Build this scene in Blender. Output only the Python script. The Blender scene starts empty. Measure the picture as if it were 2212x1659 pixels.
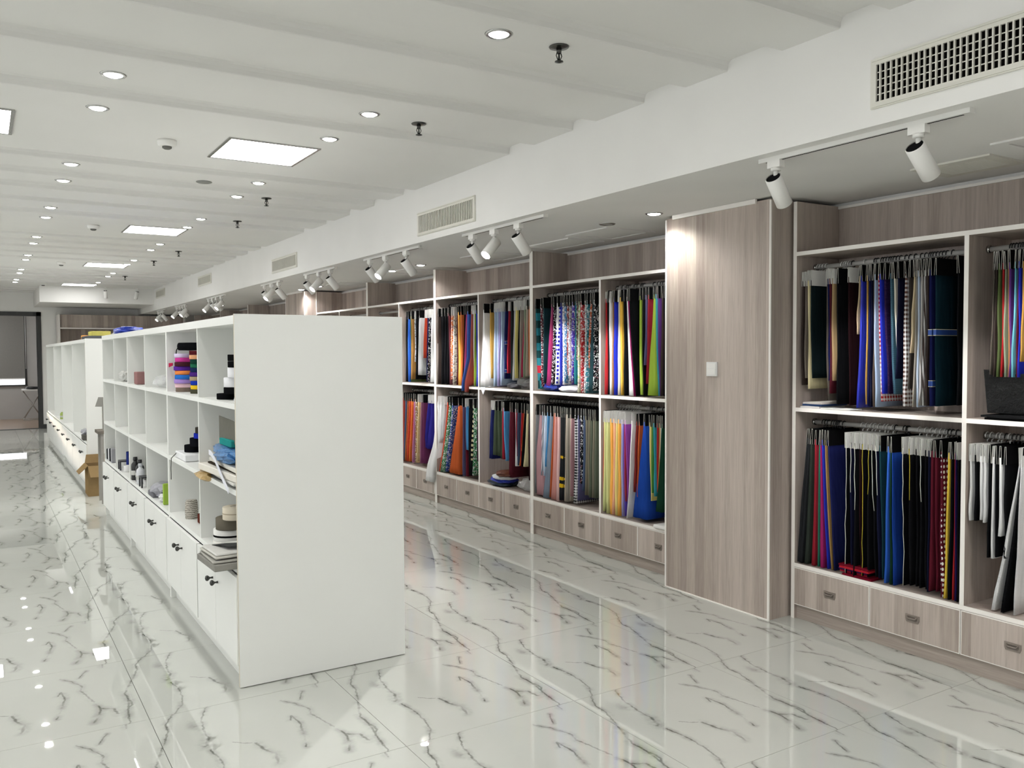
import bpy, math, random
from mathutils import Vector, Matrix
sc = bpy.context.scene
COL = sc.collection
R_ = random.Random(7)

# ------------------------------------------------------------------ camera, world, sun, exposure
cam_d = bpy.data.cameras.new('camera')
cam = bpy.data.objects.new('camera', cam_d)
COL.objects.link(cam)
cam_d.sensor_width = 36.0
cam_d.lens = 36.0 * 1839.534 / 2212.0
cam_d.clip_start = 0.05
CAMROT = Matrix(((0.84804, 0.02339, -0.52942), (-0.52891, 0.02833, -0.84820), (-0.00484, 0.99932, 0.03640)))
cam.matrix_world = Matrix.Translation((0, 0, 1.53)) @ CAMROT.to_4x4()
sc.camera = cam

world = bpy.data.worlds.new('world')
sc.world = world
world.use_nodes = True
wb = world.node_tree.nodes['Background']
wb.inputs[0].default_value = (0.95, 0.97, 1.0, 1)
wb.inputs[1].default_value = 2.6

LEFT_FILL_WINDOWS = ((-2.8, .8), (2.6, 5.4), (7.2, 10.0), (11.8, 14.6))  # unseen window openings, added to let in fill daylight from the left
sun_d = bpy.data.lights.new('sun', 'SUN')
sun_d.energy = 3.0
sun_d.angle = 0.02
sun_d.color = (1.0, 0.86, 0.66)
sun = bpy.data.objects.new('sun', sun_d)
COL.objects.link(sun)
sun.rotation_euler = Vector((0.21, -0.97, -0.052)).to_track_quat('-Z', 'Y').to_euler()

for y0, y1 in LEFT_FILL_WINDOWS:
    loc, rot, sx, sy = (-4.05, (y0 + y1) / 2, 1.65), (0, -math.pi / 2, 0), 1.6, y1 - y0 - .1
    pd = bpy.data.lights.new('window_portal', 'AREA'); pd.shape = 'RECTANGLE'; pd.size = sx; pd.size_y = sy; pd.cycles.is_portal = True
    po = bpy.data.objects.new('window_portal', pd); COL.objects.link(po); po.location = loc; po.rotation_euler = rot
vs = sc.view_settings
vs.view_transform = 'Standard'
vs.look = 'None'
vs.gamma = 1.0
vs.use_curve_mapping = False
vs.exposure = 0.25
sc.cycles.max_bounces = 6
sc.cycles.diffuse_bounces = 4
sc.cycles.glossy_bounces = 2
sc.cycles.transmission_bounces = 3
sc.cycles.transparent_max_bounces = 4
sc.cycles.sample_clamp_indirect = 6.0
sc.cycles.caustics_reflective = False
sc.cycles.caustics_refractive = False
sc.cycles.use_denoising = True
sc.cycles.use_light_tree = False
sc.cycles.use_adaptive_sampling = True
sc.cycles.adaptive_threshold = 0.04

K_DOWN, K_PANEL, K_SPOT = 12.5, 9.0, 90.0      # lamp strengths

# ------------------------------------------------------------------ helpers
def srgb(h):
    if isinstance(h, str):
        h = h.lstrip('#')
        c = [int(h[i:i + 2], 16) / 255 for i in (0, 2, 4)]
    else:
        c = [v / 255 for v in h]
    return tuple((v / 12.92 if v <= .04045 else ((v + .055) / 1.055) ** 2.4) for v in c) + (1.0,)

class MB:
    """collects faces of one mesh"""
    def __init__(s):
        s.v, s.f, s.m, s.sm = [], [], [], []
    def face(s, idx, m=0, smooth=False):
        s.f.append(tuple(idx)); s.m.append(m); s.sm.append(smooth)
    def box(s, x0, x1, y0, y1, z0, z1, m=0, mf=None):
        """mf: dict of face -> material index; faces -x +x -y +y -z +z"""
        mf = mf or {}
        b = len(s.v)
        s.v += [(x0, y0, z0), (x1, y0, z0), (x1, y1, z0), (x0, y1, z0), (x0, y0, z1), (x1, y0, z1), (x1, y1, z1), (x0, y1, z1)]
        for k, q in (('-z', (0, 3, 2, 1)), ('+z', (4, 5, 6, 7)), ('-y', (0, 1, 5, 4)), ('+x', (1, 2, 6, 5)), ('+y', (2, 3, 7, 6)), ('-x', (3, 0, 4, 7))):
            s.face([b + i for i in q], mf.get(k, m))
        return s
    def quad(s, a, b, c, d, m=0):
        k = len(s.v); s.v += [a, b, c, d]; s.face((k, k + 1, k + 2, k + 3), m); return s
    def loops(s, rings, m=0, closed=True, cap0=True, cap1=True, smooth=True, mcap=None):
        """skin a list of rings that have the same number of points"""
        b = len(s.v); n = len(rings[0])
        for r in rings: s.v += [tuple(p) for p in r]
        for i in range(len(rings) - 1):
            for j in range(n if closed else n - 1):
                k = (j + 1) % n
                s.face((b + i * n + j, b + i * n + k, b + (i + 1) * n + k, b + (i + 1) * n + j), m, smooth)
        mc = m if mcap is None else mcap
        if cap0: s.face([b + j for j in reversed(range(n))], mc)
        if cap1: s.face([b + (len(rings) - 1) * n + j for j in range(n)], mc)
        return s
    def lathe(s, prof, c=(0, 0, 0), axis=(0, 0, 1), n=20, m=0, smooth=True, cap0=True, cap1=True, ms=None):
        """prof: list of (radius, height) along axis from c"""
        ax = Vector(axis).normalized()
        u = ax.orthogonal().normalized(); w = ax.cross(u)
        c = Vector(c); rings = []
        for r, h in prof:
            rings.append([c + ax * h + (u * math.cos(2 * math.pi * i / n) + w * math.sin(2 * math.pi * i / n)) * max(r, 1e-4) for i in range(n)])
        if ms is None:
            return s.loops(rings, m, True, cap0, cap1, smooth)
        for i in range(len(rings) - 1):
            s.loops(rings[i:i + 2], ms[i], True, cap0 and i == 0, cap1 and i == len(rings) - 2, smooth)
        return s
    def tube(s, path, r, n=8, m=0, cap=True):
        path = [Vector(p) for p in path]; rings = []
        t0 = (path[1] - path[0]).normalized(); u = t0.orthogonal().normalized()
        for i, p in enumerate(path):
            t = (path[min(i + 1, len(path) - 1)] - path[max(i - 1, 0)]).normalized()
            u = (u - t * u.dot(t)).normalized(); w = t.cross(u)
            rr = r[i] if isinstance(r, (list, tuple)) else r
            rings.append([p + (u * math.cos(2 * math.pi * j / n) + w * math.sin(2 * math.pi * j / n)) * rr for j in range(n)])
        return s.loops(rings, m, True, cap, cap)
    def prism(s, poly, fn, h0, h1, m=0, mcap=None, smooth=False):
        """poly: 2D points; fn(a, b, h) -> 3D point"""
        return s.loops([[fn(a, b, h0) for a, b in poly], [fn(a, b, h1) for a, b in poly]], m, True, True, True, smooth, mcap)
    def mesh(s, name, mats, off=(0, 0, 0)):
        me = bpy.data.meshes.new(name)
        ox, oy, oz = off
        me.from_pydata([(x - ox, y - oy, z - oz) for x, y, z in s.v], [], s.f)
        for mt in (mats if isinstance(mats, (list, tuple)) else [mats]): me.materials.append(mt)
        me.polygons.foreach_set('material_index', s.m)
        me.polygons.foreach_set('use_smooth', s.sm)
        me.update()
        return me

def link(name, data, parent=None, loc=(0, 0, 0)):
    o = bpy.data.objects.new(name, data)
    COL.objects.link(o)
    o.location = loc
    if parent: o.parent = parent
    return o
def wloc(p):
    v = Vector((0, 0, 0))
    while p: v += p.location; p = p.parent
    return v
def part(name, mb, mats, parent):
    """mesh given in world coordinates, stored relative to its parent"""
    return link(name, mb.mesh(name, mats, wloc(parent)), parent)
def tag(o, label, cat, group=None, kind=None):
    o['label'] = label; o['category'] = cat
    if group: o['group'] = group
    if kind: o['kind'] = kind
    return o
def thing(name, loc, label, cat, group=None):
    return tag(link(name, None, None, loc), label, cat, group)
def solo(name, mb, mats, label, cat, group=None, kind=None):
    xs = [v[0] for v in mb.v]; ys = [v[1] for v in mb.v]; zs = [v[2] for v in mb.v]
    o = ((min(xs) + max(xs)) / 2, (min(ys) + max(ys)) / 2, min(zs))
    return tag(link(name, mb.mesh(name, mats, o), None, o), label, cat, group, kind)
def struct(name, mb, mats, parent=None):
    o = link(name, mb.mesh(name, mats, wloc(parent) if parent else (0, 0, 0)), parent)
    if not parent: o['kind'] = 'structure'
    return o

# ------------------------------------------------------------------ materials
class NT:
    def __init__(s, name):
        s.mat = bpy.data.materials.new(name); s.mat.use_nodes = True
        s.t = s.mat.node_tree; s.b = s.t.nodes['Principled BSDF']
    def n(s, typ, **kw):
        nd = s.t.nodes.new(typ)
        for k, v in kw.items(): setattr(nd, k, v)
        return nd
    def l(s, a, b): s.t.links.new(a, b)
    def put(s, sock, v):
        if isinstance(v, bpy.types.NodeSocket): s.l(v, sock)
        else: sock.default_value = v
    def math(s, op, a, b=0.0, clamp=False, c=None):
        nd = s.n('ShaderNodeMath', operation=op, use_clamp=clamp)
        s.put(nd.inputs[0], a)
        if op not in ('FRACT', 'FLOOR', 'ABSOLUTE', 'SINE', 'SQRT'): s.put(nd.inputs[1], b)
        if c is not None: s.put(nd.inputs[2], c)
        return nd.outputs[0]
    def mix(s, f, a, b, mode='MIX'):
        nd = s.n('ShaderNodeMix', data_type='RGBA', blend_type=mode)
        s.put(nd.inputs[0], f); s.put(nd.inputs[6], a); s.put(nd.inputs[7], b)
        return nd.outputs[2]
    def xyz(s, kind='Object'):
        if kind == 'World': src = s.n('ShaderNodeNewGeometry').outputs['Position']
        else: src = s.n('ShaderNodeTexCoord').outputs[kind]
        sp = s.n('ShaderNodeSeparateXYZ'); s.l(src, sp.inputs[0])
        return src, sp.outputs[0], sp.outputs[1], sp.outputs[2]
    def comb(s, x, y, z):
        c = s.n('ShaderNodeCombineXYZ')
        for i, v in enumerate((x, y, z)): s.put(c.inputs[i], v)
        return c.outputs[0]
    def noise(s, vec, scale, detail=2.0, rough=0.5, dist=0.0, out=0):
        nd = s.n('ShaderNodeTexNoise'); s.l(vec, nd.inputs['Vector'])
        nd.inputs['Scale'].default_value = scale; nd.inputs['Detail'].default_value = detail
        nd.inputs['Roughness'].default_value = rough; nd.inputs['Distortion'].default_value = dist
        return nd.outputs[out]
    def ramp(s, f, stops):
        nd = s.n('ShaderNodeValToRGB'); s.put(nd.inputs[0], f); e = nd.color_ramp.elements
        while len(e) < len(stops): e.new(0.5)
        for i, (p, c) in enumerate(stops): e[i].position = p; e[i].color = c if len(c) == 4 else tuple(c) + (1,)
        return nd.outputs[0]
    def step(s, f, lo, hi):
        nd = s.n('ShaderNodeMapRange', interpolation_type='SMOOTHSTEP'); s.put(nd.inputs[0], f)
        nd.inputs[1].default_value = lo; nd.inputs[2].default_value = hi
        return nd.outputs[0]
    def bump(s, h, strength=0.2, dist=0.002):
        nd = s.n('ShaderNodeBump'); s.put(nd.inputs['Height'], h)
        nd.inputs['Strength'].default_value = strength; nd.inputs['Distance'].default_value = dist
        s.l(nd.outputs[0], s.b.inputs['Normal'])
    def set(s, color=None, rough=None, metal=None, spec=None, emit=None, estr=None, coat=None, sheen=None, alpha=None, trans=None):
        I = s.b.inputs
        for k, v in (('Base Color', color), ('Roughness', rough), ('Metallic', metal), ('Specular IOR Level', spec), ('Emission Color', emit),
                     ('Emission Strength', estr), ('Coat Weight', coat), ('Sheen Weight', sheen), ('Alpha', alpha), ('Transmission Weight', trans)):
            if v is not None: s.put(I[k], v)
        return s.mat

def simple(name, hexc, rough=0.5, var=0.06, scale=6.0, **kw):
    """a plain colour with a faint procedural mottling"""
    m = NT(name); c = srgb(hexc)
    src = m.n('ShaderNodeTexCoord').outputs['Object']
    f = m.noise(src, scale, 1.0)
    col = m.mix(f, tuple(v * (1 - var) for v in c[:3]) + (1,), tuple(min(1, v * (1 + var)) for v in c[:3]) + (1,))
    if rough >= .55 and 'metal' not in kw: kw['spec'] = 0.0      # matte: no gloss lobe
    return m.set(color=col, rough=rough, **kw)

M = {}
M['paint'] = simple('white_paint', 'f0efec', 0.85, 0.03, 3.0)
M['ceiling'] = simple('ceiling_paint', 'ebeae7', 0.9, 0.03, 2.0)
M['laminate'] = simple('white_laminate', 'eaebe7', 0.42, 0.02, 3.0)
M['edge'] = simple('white_edge_banding', 'f3efe9', 0.45, 0.03, 5.0)
M['edge_beige'] = simple('beige_edge_banding', 'cfc8b8', 0.5, 0.04, 5.0)
M['fixture'] = simple('white_enamel', 'ecebe7', 0.35, 0.02, 8.0)
M['vent_paint'] = simple('cream_enamel', 'e2e0d6', 0.5, 0.05, 8.0)
M['black'] = simple('matte_black', '1b1b1c', 0.6, 0.1)
M['dark'] = simple('dark_void', '0c0b0a', 0.9, 0.1)
M['frame_black'] = simple('black_door_frame', '2c2d2e', 0.45, 0.1)
M['chrome'] = simple('chrome', 'b8b8b6', 0.22, 0.05, metal=1.0)
M['nickel'] = simple('brushed_nickel', '8c827a', 0.4, 0.1, 40.0, metal=0.4)
M['nickel_dark'] = simple('dark_nickel', '726962', 0.4, 0.1, 40.0, metal=0.4)
M['gunmetal'] = simple('gunmetal', '4a4a48', 0.25, 0.1, metal=0.9)
M['rod'] = simple('rod_enamel', 'b4b3b0', 0.35, 0.05)
M['card_black'] = simple('black_card', '151516', 0.55, 0.1)
M['card_white'] = simple('white_card', 'e4e3e0', 0.6, 0.03)
M['card_edge'] = simple('card_edge', 'a9a7a2', 0.6, 0.05)
M['cardboard'] = simple('cardboard', '86704f', 0.85, 0.08, 20.0)
M['cardboard_in'] = simple('cardboard_inside', '7d6647', 0.9, 0.08, 20.0)
M['grout'] = simple('grout', '8b8c87', 0.8, 0.05)
M['plastic_white'] = simple('white_plastic', 'e5e5e3', 0.4, 0.02)
M['plastic_black'] = simple('black_plastic', '202124', 0.35, 0.1)
M['grey_wall'] = simple('grey_wall_paint', 'b9b8b6', 0.85, 0.04)
M['blind'] = simple('grey_blind_fabric', '8b8a87', 0.9, 0.05, 30.0)
M['brown_floor'] = simple('brown_floor', '9b8776', 0.3, 0.1, 4.0)

def emitter(name, color, strength):
    m = NT(name)
    return m.set(color=(0.9, 0.9, 0.9, 1), emit=color, estr=strength)
M['bulb'] = emitter('lamp_lens_lit', (1.0, 0.985, 0.95, 1), 30.0)
M['bulb'].cycles.emission_sampling = 'NONE'   # the lamps inside give the light
M['panel_glow'] = emitter('light_panel_lit', (1.0, 0.995, 0.98, 1), K_PANEL)
M['bulb_off'] = simple('lamp_lens_off', 'c9c8c4', 0.2, 0.03)

def wood(name, horizontal=False, tint=(1, 1, 1)):
    m = NT(name)
    src, x, y, z = m.xyz('World')
    if horizontal:
        a = m.comb(m.math('MULTIPLY', m.math('ADD', x, y), 1.2), 0.0, m.math('MULTIPLY', z, 30.0)); bvec = m.comb(m.math('MULTIPLY', m.math('ADD', x, y), .6), 3.0, m.math('MULTIPLY', z, 12.0))
        strip = 0.5
    else:
        h = m.math('ADD', x, m.math('MULTIPLY', y, 0.97))
        a = m.comb(m.math('MULTIPLY', h, 30.0), 0.0, m.math('MULTIPLY', z, 1.2))
        bvec = m.comb(m.math('MULTIPLY', h, 11.0), 5.0, m.math('MULTIPLY', z, 0.25))
        cell = m.math('FLOOR', m.math('MULTIPLY', h, 13.0))
        wn = m.n('ShaderNodeTexWhiteNoise', noise_dimensions='1D'); m.l(cell, wn.inputs['W'])
        strip = wn.outputs['Value']
    grain = m.noise(a, 3.0, 4.0, 0.65, 0.6)
    broad = m.noise(bvec, 1.0, 2.0, 0.5, 0.4)
    f = m.math('ADD', m.math('MULTIPLY', grain, 0.42), m.math('ADD', m.math('MULTIPLY', broad, 0.40), m.math('MULTIPLY', strip, 0.24)))
    def t(h):
        c = srgb(h); return (c[0] * tint[0], c[1] * tint[1], c[2] * tint[2], 1)
    col = m.ramp(f, [(0.33, t('94877f')), (0.5, t('aca097')), (0.62, t('bbafa6')), (0.78, t('cbc0b8'))])
    return m.set(color=col, rough=0.5, spec=0.25)
M['wood'] = wood('grey_oak_laminate')
M['wood_h'] = wood('grey_oak_laminate_horizontal', True, (0.9, 0.9, 0.9))

# ---- floor tile: the same marble print on every tile, veins follow hand-laid strokes
TP = 0.806
VEINS = [  # (width, darkness, points in tile units)
    (1.0, [(.31, 1.03), (.27, .97), (.23, .86), (.21, .72), (.21, .61)]),
    (1.6, [(.21, .61), (.185, .53)]),
    (1.0, [(.19, .47), (.208, .36), (.205, .23), (.18, .1), (.11, -.02)]),
    (1.0, [(.115, 1.0), (.06, .89), (.052, .79), (.02, .67), (-.01, .6)]),
    (1.3, [(1.0, .62), (.97, .54), (.94, .44), (.945, .34), (.93, .22), (.955, .25), (.94, .4)]),
    (1.2, [(.93, .22), (.915, .12), (.91, .02), (.885, -.05)]),
    (1.0, [(.89, 1.01), (.88, .95)]),
    (1.1, [(.618, .595), (.637, .645), (.65, .55), (.636, .46), (.62, .4), (.61, .33), (.59, .26)]),
    (0.8, [(.65, .87), (.70, .79), (.745, .69)]),
    (1.1, [(.745, .69), (.733, .61), (.76, .49), (.78, .4), (.802, .285)]),
    (1.5, [(.802, .285), (.83, .262), (.86, .25), (.872, .16)]),
    (1.4, [(.802, .285), (.785, .2), (.752, .11)]),
    (0.8, [(.74, .83), (.79, .93)]),
    (1.4, [(.395, .43), (.412, .34), (.432, .285), (.446, .27), (.428, .17)]),
    (0.6, [(.3, .5), (.345, .455), (.38, .44)]),
    (1.8, [(.19, .84), (.182, .78)]),
    (1.6, [(.165, .535), (.172, .52)]),
]
def tile_material():
    m = NT('marble_tile')
    src, x, y, z = m.xyz('Object')
    sc_ = m.n('ShaderNodeVectorMath', operation='MULTIPLY'); m.l(src, sc_.inputs[0]); sc_.inputs[1].default_value = (1 / TP, 1 / TP, 0)
    of0 = m.n('ShaderNodeVectorMath', operation='ADD'); m.l(sc_.outputs[0], of0.inputs[0]); of0.inputs[1].default_value = (.5, .5, 0)
    off = m.n('ShaderNodeVectorMath', operation='FRACTION'); m.l(of0.outputs[0], off.inputs[0])
    nz = m.noise(off.outputs[0], 22.0, 3.0, 0.7, 0.0, out=1)
    nv = m.n('ShaderNodeVectorMath', operation='SUBTRACT'); m.l(nz, nv.inputs[0]); nv.inputs[1].default_value = (.5, .5, .5)
    nm = m.n('ShaderNodeVectorMath', operation='MULTIPLY'); m.l(nv.outputs[0], nm.inputs[0]); nm.inputs[1].default_value = (.026, .026, 0)
    pn = m.n('ShaderNodeVectorMath', operation='ADD'); m.l(off.outputs[0], pn.inputs[0]); m.l(nm.outputs[0], pn.inputs[1])
    p = pn.outputs[0]
    segs = [(wd, p0, p1) for wd, pts in VEINS for p0, p1 in zip(pts, pts[1:])]
    brk = m.step(m.noise(off.outputs[0], 9.0, 3.0, 0.6), 0.30, 0.60)
    hal = m.step(m.noise(off.outputs[0], 7.0, 3.0, 0.6), 0.36, 0.66)
    base = m.mix(m.noise(off.outputs[0], 3.0, 2.0, 0.5), srgb('bcbeb7'), srgb('c4c6bf'))
    sp = m.n('ShaderNodeSeparateXYZ'); m.l(p, sp.inputs[0]); pu, pv = sp.outputs[0], sp.outputs[1]
    def leaf(cell):
        """ceramic glaze showing the strokes that come near this part of the tile"""
        u0, u1, v0, v1 = cell; g_ = .066; cur = None
        for wd, (ax, ay), (bx, by) in segs:
            if max(ax, bx) < u0 - g_ or min(ax, bx) > u1 + g_ or max(ay, by) < v0 - g_ or min(ay, by) > v1 + g_: continue
            ba = (bx - ax, by - ay, 0); L2 = ba[0] ** 2 + ba[1] ** 2
            s1 = m.n('ShaderNodeVectorMath', operation='SUBTRACT'); m.l(p, s1.inputs[0]); s1.inputs[1].default_value = (ax, ay, 0)
            d1 = m.n('ShaderNodeVectorMath', operation='DOT_PRODUCT'); m.l(s1.outputs[0], d1.inputs[0]); d1.inputs[1].default_value = (ba[0] / L2, ba[1] / L2, 0)
            h = m.math('ADD', d1.outputs['Value'], 0.0, True)
            q = m.n('ShaderNodeVectorMath', operation='SCALE'); q.inputs[0].default_value = ba; m.l(h, q.inputs['Scale'])
            ds = m.n('ShaderNodeVectorMath', operation='DISTANCE'); m.l(s1.outputs[0], ds.inputs[0]); m.l(q.outputs[0], ds.inputs[1])
            d = ds.outputs['Value']
            if wd != 1.0: d = m.math('MULTIPLY', d, 1.0 / wd)
            cur = d if cur is None else m.math('MINIMUM', cur, d)
        bs = m.n('ShaderNodeBsdfPrincipled')
        if cur is None: m.l(base, bs.inputs['Base Color'])
        else:
            core = m.math('MULTIPLY', m.math('SUBTRACT', 1.0, m.step(cur, 0.0012, 0.0075)), brk)
            halo = m.math('MULTIPLY', m.math('SUBTRACT', 1.0, m.step(cur, 0.003, 0.034)), hal)
            f = m.math('ADD', m.math('MULTIPLY', core, 0.58), m.math('MULTIPLY', halo, 0.40), True)
            m.l(m.mix(f, base, srgb('565850')), bs.inputs['Base Color'])
        bs.inputs['Roughness'].default_value = 0.014; bs.inputs['IOR'].default_value = 2.2
        return bs.outputs[0]
    def split(us, vs_):
        if len(us) == 2 and len(vs_) == 2: return leaf((us[0], us[1], vs_[0], vs_[1]))
        k = len(us) // 2 if len(us) > 2 else None
        a, b = (split(us[:k + 1], vs_), split(us[k:], vs_)) if k else (split(us, vs_[:2]), split(us, vs_[1:]))
        mx = m.n('ShaderNodeMixShader')
        m.l(m.math('GREATER_THAN', pu if k else pv, us[k] if k else vs_[1]), mx.inputs[0]); m.l(a, mx.inputs[1]); m.l(b, mx.inputs[2])
        return mx.outputs[0]
    m.t.nodes.remove(m.b)
    m.l(split((-.2, .13, .34, .54, .70, .87, 1.2), (-.2, .5, 1.2)), m.t.nodes['Material Output'].inputs['Surface'])
    return m.mat
M['tile'] = tile_material()

# ------------------------------------------------------------------ the room
XL, XR, YB, YF = -4.0, 4.33, -3.0, 20.2
TX0, TY0 = 0.567, 2.99
floor = struct('floor', MB().box(XL, XR, YB, YF, -0.08, -0.008), M['grout'])
G = 0.0011
def tile_mesh(w, h, ox=0.0):
    return MB().box(ox - TP / 2 + G, ox - TP / 2 + w - G, -TP / 2 + G, -TP / 2 + h - G, -0.008, 0).mesh('tile', M['tile'])
tile_full = tile_mesh(TP, TP)
tile_side = tile_mesh(XR - (TX0 + 4 * TP), TP)
JMAX = int((YF - TY0) / TP)
tile_end = tile_mesh(TP, YF - (TY0 + JMAX * TP))
for k in range(-3, 5):
    for j in range(-2, JMAX + 1):
        if k == 4 and j == JMAX: continue
        me = tile_side if k == 4 else (tile_end if j == JMAX else tile_full)
        link('tile', me, floor, (TX0 + (k + .5) * TP, TY0 + (j + .5) * TP, 0))
fm = MB()
fx, fy = TX0 - 3 * TP, TY0 - 2 * TP
ox, oy = TX0 + .5 * TP, TY0 + .5 * TP
fm.box(XL - ox, fx - ox, YB - oy, YF - oy, -0.008, 0); fm.box(fx - ox, XR - ox, YB - oy, fy - oy, -0.008, 0)
ft = link('tile_field', fm.mesh('tile_field', M['tile']), floor, (ox, oy, 0)); ft['kind'] = 'stuff'

# ceiling with shallow recessed bands across the room
FL = [(0, .41), (.70, 2.12), (2.335, 2.63), (2.94, 3.22), (3.52, 3.93)]
flats = []
for k in range(-2, 5):
    for a, b in FL:
        a, b = a + 4.05 + 4.15 * k, b + 4.05 + 4.15 * k
        if b > YB and a < YF: flats.append((max(a, YB), min(b, YF)))
Z_LO, Z_HI, XS = 2.82, 2.868, 2.95
prof = [(YB, Z_LO)]
for i, (a, b) in enumerate(flats):
    if a > YB + .01: prof += [(a - .03, Z_HI), (a - .012, Z_HI - .006), (a - .003, Z_HI - .022), (a, Z_LO + .004), (a + .004, Z_LO)]
    prof.append((b - .004, Z_LO)); prof.append((b, Z_LO + .004))
    if i < len(flats) - 1: prof += [(b + .004, Z_HI - .02), (b + .014, Z_HI - .006), (b + .035, Z_HI)]
prof = [p for p in prof if YB <= p[0] <= YF + .01]
prof.append((YF, Z_LO))
cm = MB()
for (a, za), (b, zb) in zip(prof, prof[1:]):
    cm.quad((XL, a, za), (XL, b, zb), (XS + .02, b, zb), (XS + .02, a, za))
cm.box(XL, XR, YB, YF, 2.95, 3.0)
ceiling = struct('ceiling', cm, M['ceiling'])
Z_S = 2.40
struct('soffit', MB().box(XS, XR + .05, YB, YF, Z_S, 2.95), M['paint'], ceiling)
struct('beam', MB().box(0.96, XS, 18.15, YF, 2.52, 2.95), M['paint'], ceiling)

struct('wall_right', MB().box(XR, XR + .12, YB, YF, -.05, 3.0), M['paint'])
wl = MB(); wl.box(XL - .15, XL, YB, YF, -.05, .85); wl.box(XL - .15, XL, YB, YF, 2.45, 3.0)
cuts = [YB] + [q for w in LEFT_FILL_WINDOWS for q in w] + [YF]
for a_, b_ in zip(cuts[::2], cuts[1::2]): wl.box(XL - .15, XL, a_, b_, .85, 2.45)
struct('wall_left', wl, M['paint'])
for i, (a_, b_) in enumerate(LEFT_FILL_WINDOWS):
    wn_ = MB(); m_ = (a_ + b_) / 2
    for q in (a_, m_ - .03, b_ - .06): wn_.box(XL - .1, XL - .05, q, q + .06, .85, 2.45)
    for a2, b2 in ((a_ + .06, m_ - .03), (m_ + .03, b_ - .06)):
        wn_.box(XL - .1, XL - .05, a2, b2, .85, .91); wn_.box(XL - .1, XL - .05, a2, b2, 2.39, 2.45)
    struct('window_%d' % (i + 2), wn_, M['plastic_white'])  # frames of the added, unseen fill windows
struct('wall_back', MB().box(XL, XR, YB - .12, YB, -.05, 3.0), M['paint'])
wf = MB()
wf.box(1.0, XR, YF, YF + .12, -.05, 3.0); wf.box(XL, -1.2, YF, YF + .12, -.05, 3.0); wf.box(-1.2, 1.0, YF, YF + .12, 2.42, 3.0)
struct('wall_far', wf, M['paint'])
struct('baseboard_far', MB().box(1.085, 1.40, YF - .015, YF, 0, .09), M['frame_black'])
d1 = MB(); d1.box(1.0, 1.085, YF - .02, YF + .14, 0, 2.42); d1.box(-1.285, -1.2, YF - .02, YF + .14, 0, 2.42)
d1.box(-1.285, 1.085, YF - .02, YF + .14, 2.335, 2.42)
struct('door_1', d1, M['frame_black'])
# room beyond the doorway
struct('floor_beyond', MB().box(-3, 2.2, YF, 23.7, -.06, -.002), M['brown_floor'])
struct('trim_1', MB().box(-1.2, 1.0, YF - .01, YF + .13, -.002, .006), M['frame_black'])
wr = MB(); wr.box(-3, 2.2, 23.6, 23.75, -.05, .80); wr.box(.95, 2.2, 23.6, 23.75, .80, 3.0); wr.box(-3, -2.6, 23.6, 23.75, .8, 3.0); wr.box(-2.6, .95, 23.6, 23.75, 2.6, 3.0)
struct('wall_beyond', wr, M['grey_wall'])
ws = MB(); ws.box(-3.1, -3, YF + .12, 23.75, -.05, 3); ws.box(2.2, 2.3, YF + .12, 23.75, -.05, 3)
struct('wall_beyond_sides', ws, M['grey_wall'])
struct('ceiling_beyond', MB().box(-3, 2.2, YF + .12, 23.75, 2.95, 3.0), M['ceiling'])
w1 = MB(); w1.box(-2.6, .95, 23.55, 23.62, .79, .82); w1.box(.90, .95, 23.6, 23.66, .82, 2.6); w1.box(-2.6, -2.55, 23.6, 23.66, .82, 2.6); w1.box(-.02, .02, 23.62, 23.66, .82, 2.6)
struct('window_1', w1, M['frame_black'])
bl = thing('ceiling_light', (-.6, 21.9, 2.95), 'square ceiling light in the room beyond the doorway, out of sight', 'ceiling light')  # unseen lamp, added to brighten the blind and wall in there
part('frame', MB().box(-1.32, .12, 21.38, 22.42, 2.935, 2.95), M['chrome'], bl)
part('diffuser', MB().box(-1.3, .1, 21.4, 22.4, 2.930, 2.9352), M['panel_glow'], bl)
rb = thing('roller_blind', (-.85, 23.5, 2.6), 'grey roller blind lowered almost to the sill beyond the doorway', 'blind')
part('blind_fabric', MB().box(-2.5, .90, 23.50, 23.506, .975, 2.58), M['blind'], rb)
part('bottom_rail', MB().box(-2.5, .90, 23.492, 23.514, .955, .98), M['plastic_white'], rb)
part('roller', MB().lathe([(.03, 0), (.03, 3.4)], (-2.5, 23.5, 2.58), (1, 0, 0), 12), M['plastic_white'], rb)
part('pull_cord', MB().tube([(.925, 23.49, 2.58), (.925, 23.49, 1.9), (.925, 23.488, 1.2)], .006, 6), M['plastic_white'], rb)
ct = thing('console_table', (1.05, 22.9, 0), 'small white-topped folding table by the wall beyond the doorway', 'table')
part('table_top', MB().box(.80, 1.5, 22.7, 23.2, .70, .73), M['plastic_white'], ct)
for s_ in (-1, 1):
    part('leg', MB().tube([(1.02 + s_ * .2, 22.95, .70), (1.02 - s_ * .2, 22.95, .02)], .014, 6), M['chrome'], ct)
part('foot_bar', MB().box(.82, 1.25, 22.93, 22.97, 0, .03), M['chrome'], ct)
bg = MB(); bg.lathe([(.02, 0), (.13, .01), (.15, .035), (.1, .06), (.02, .065)], (1.02, 22.9, .73), (0, 0, 1), 14)
solo('hat', bg, M['plastic_black'], 'dark flat hat lying on the folding table beyond the doorway', 'hat')

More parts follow.
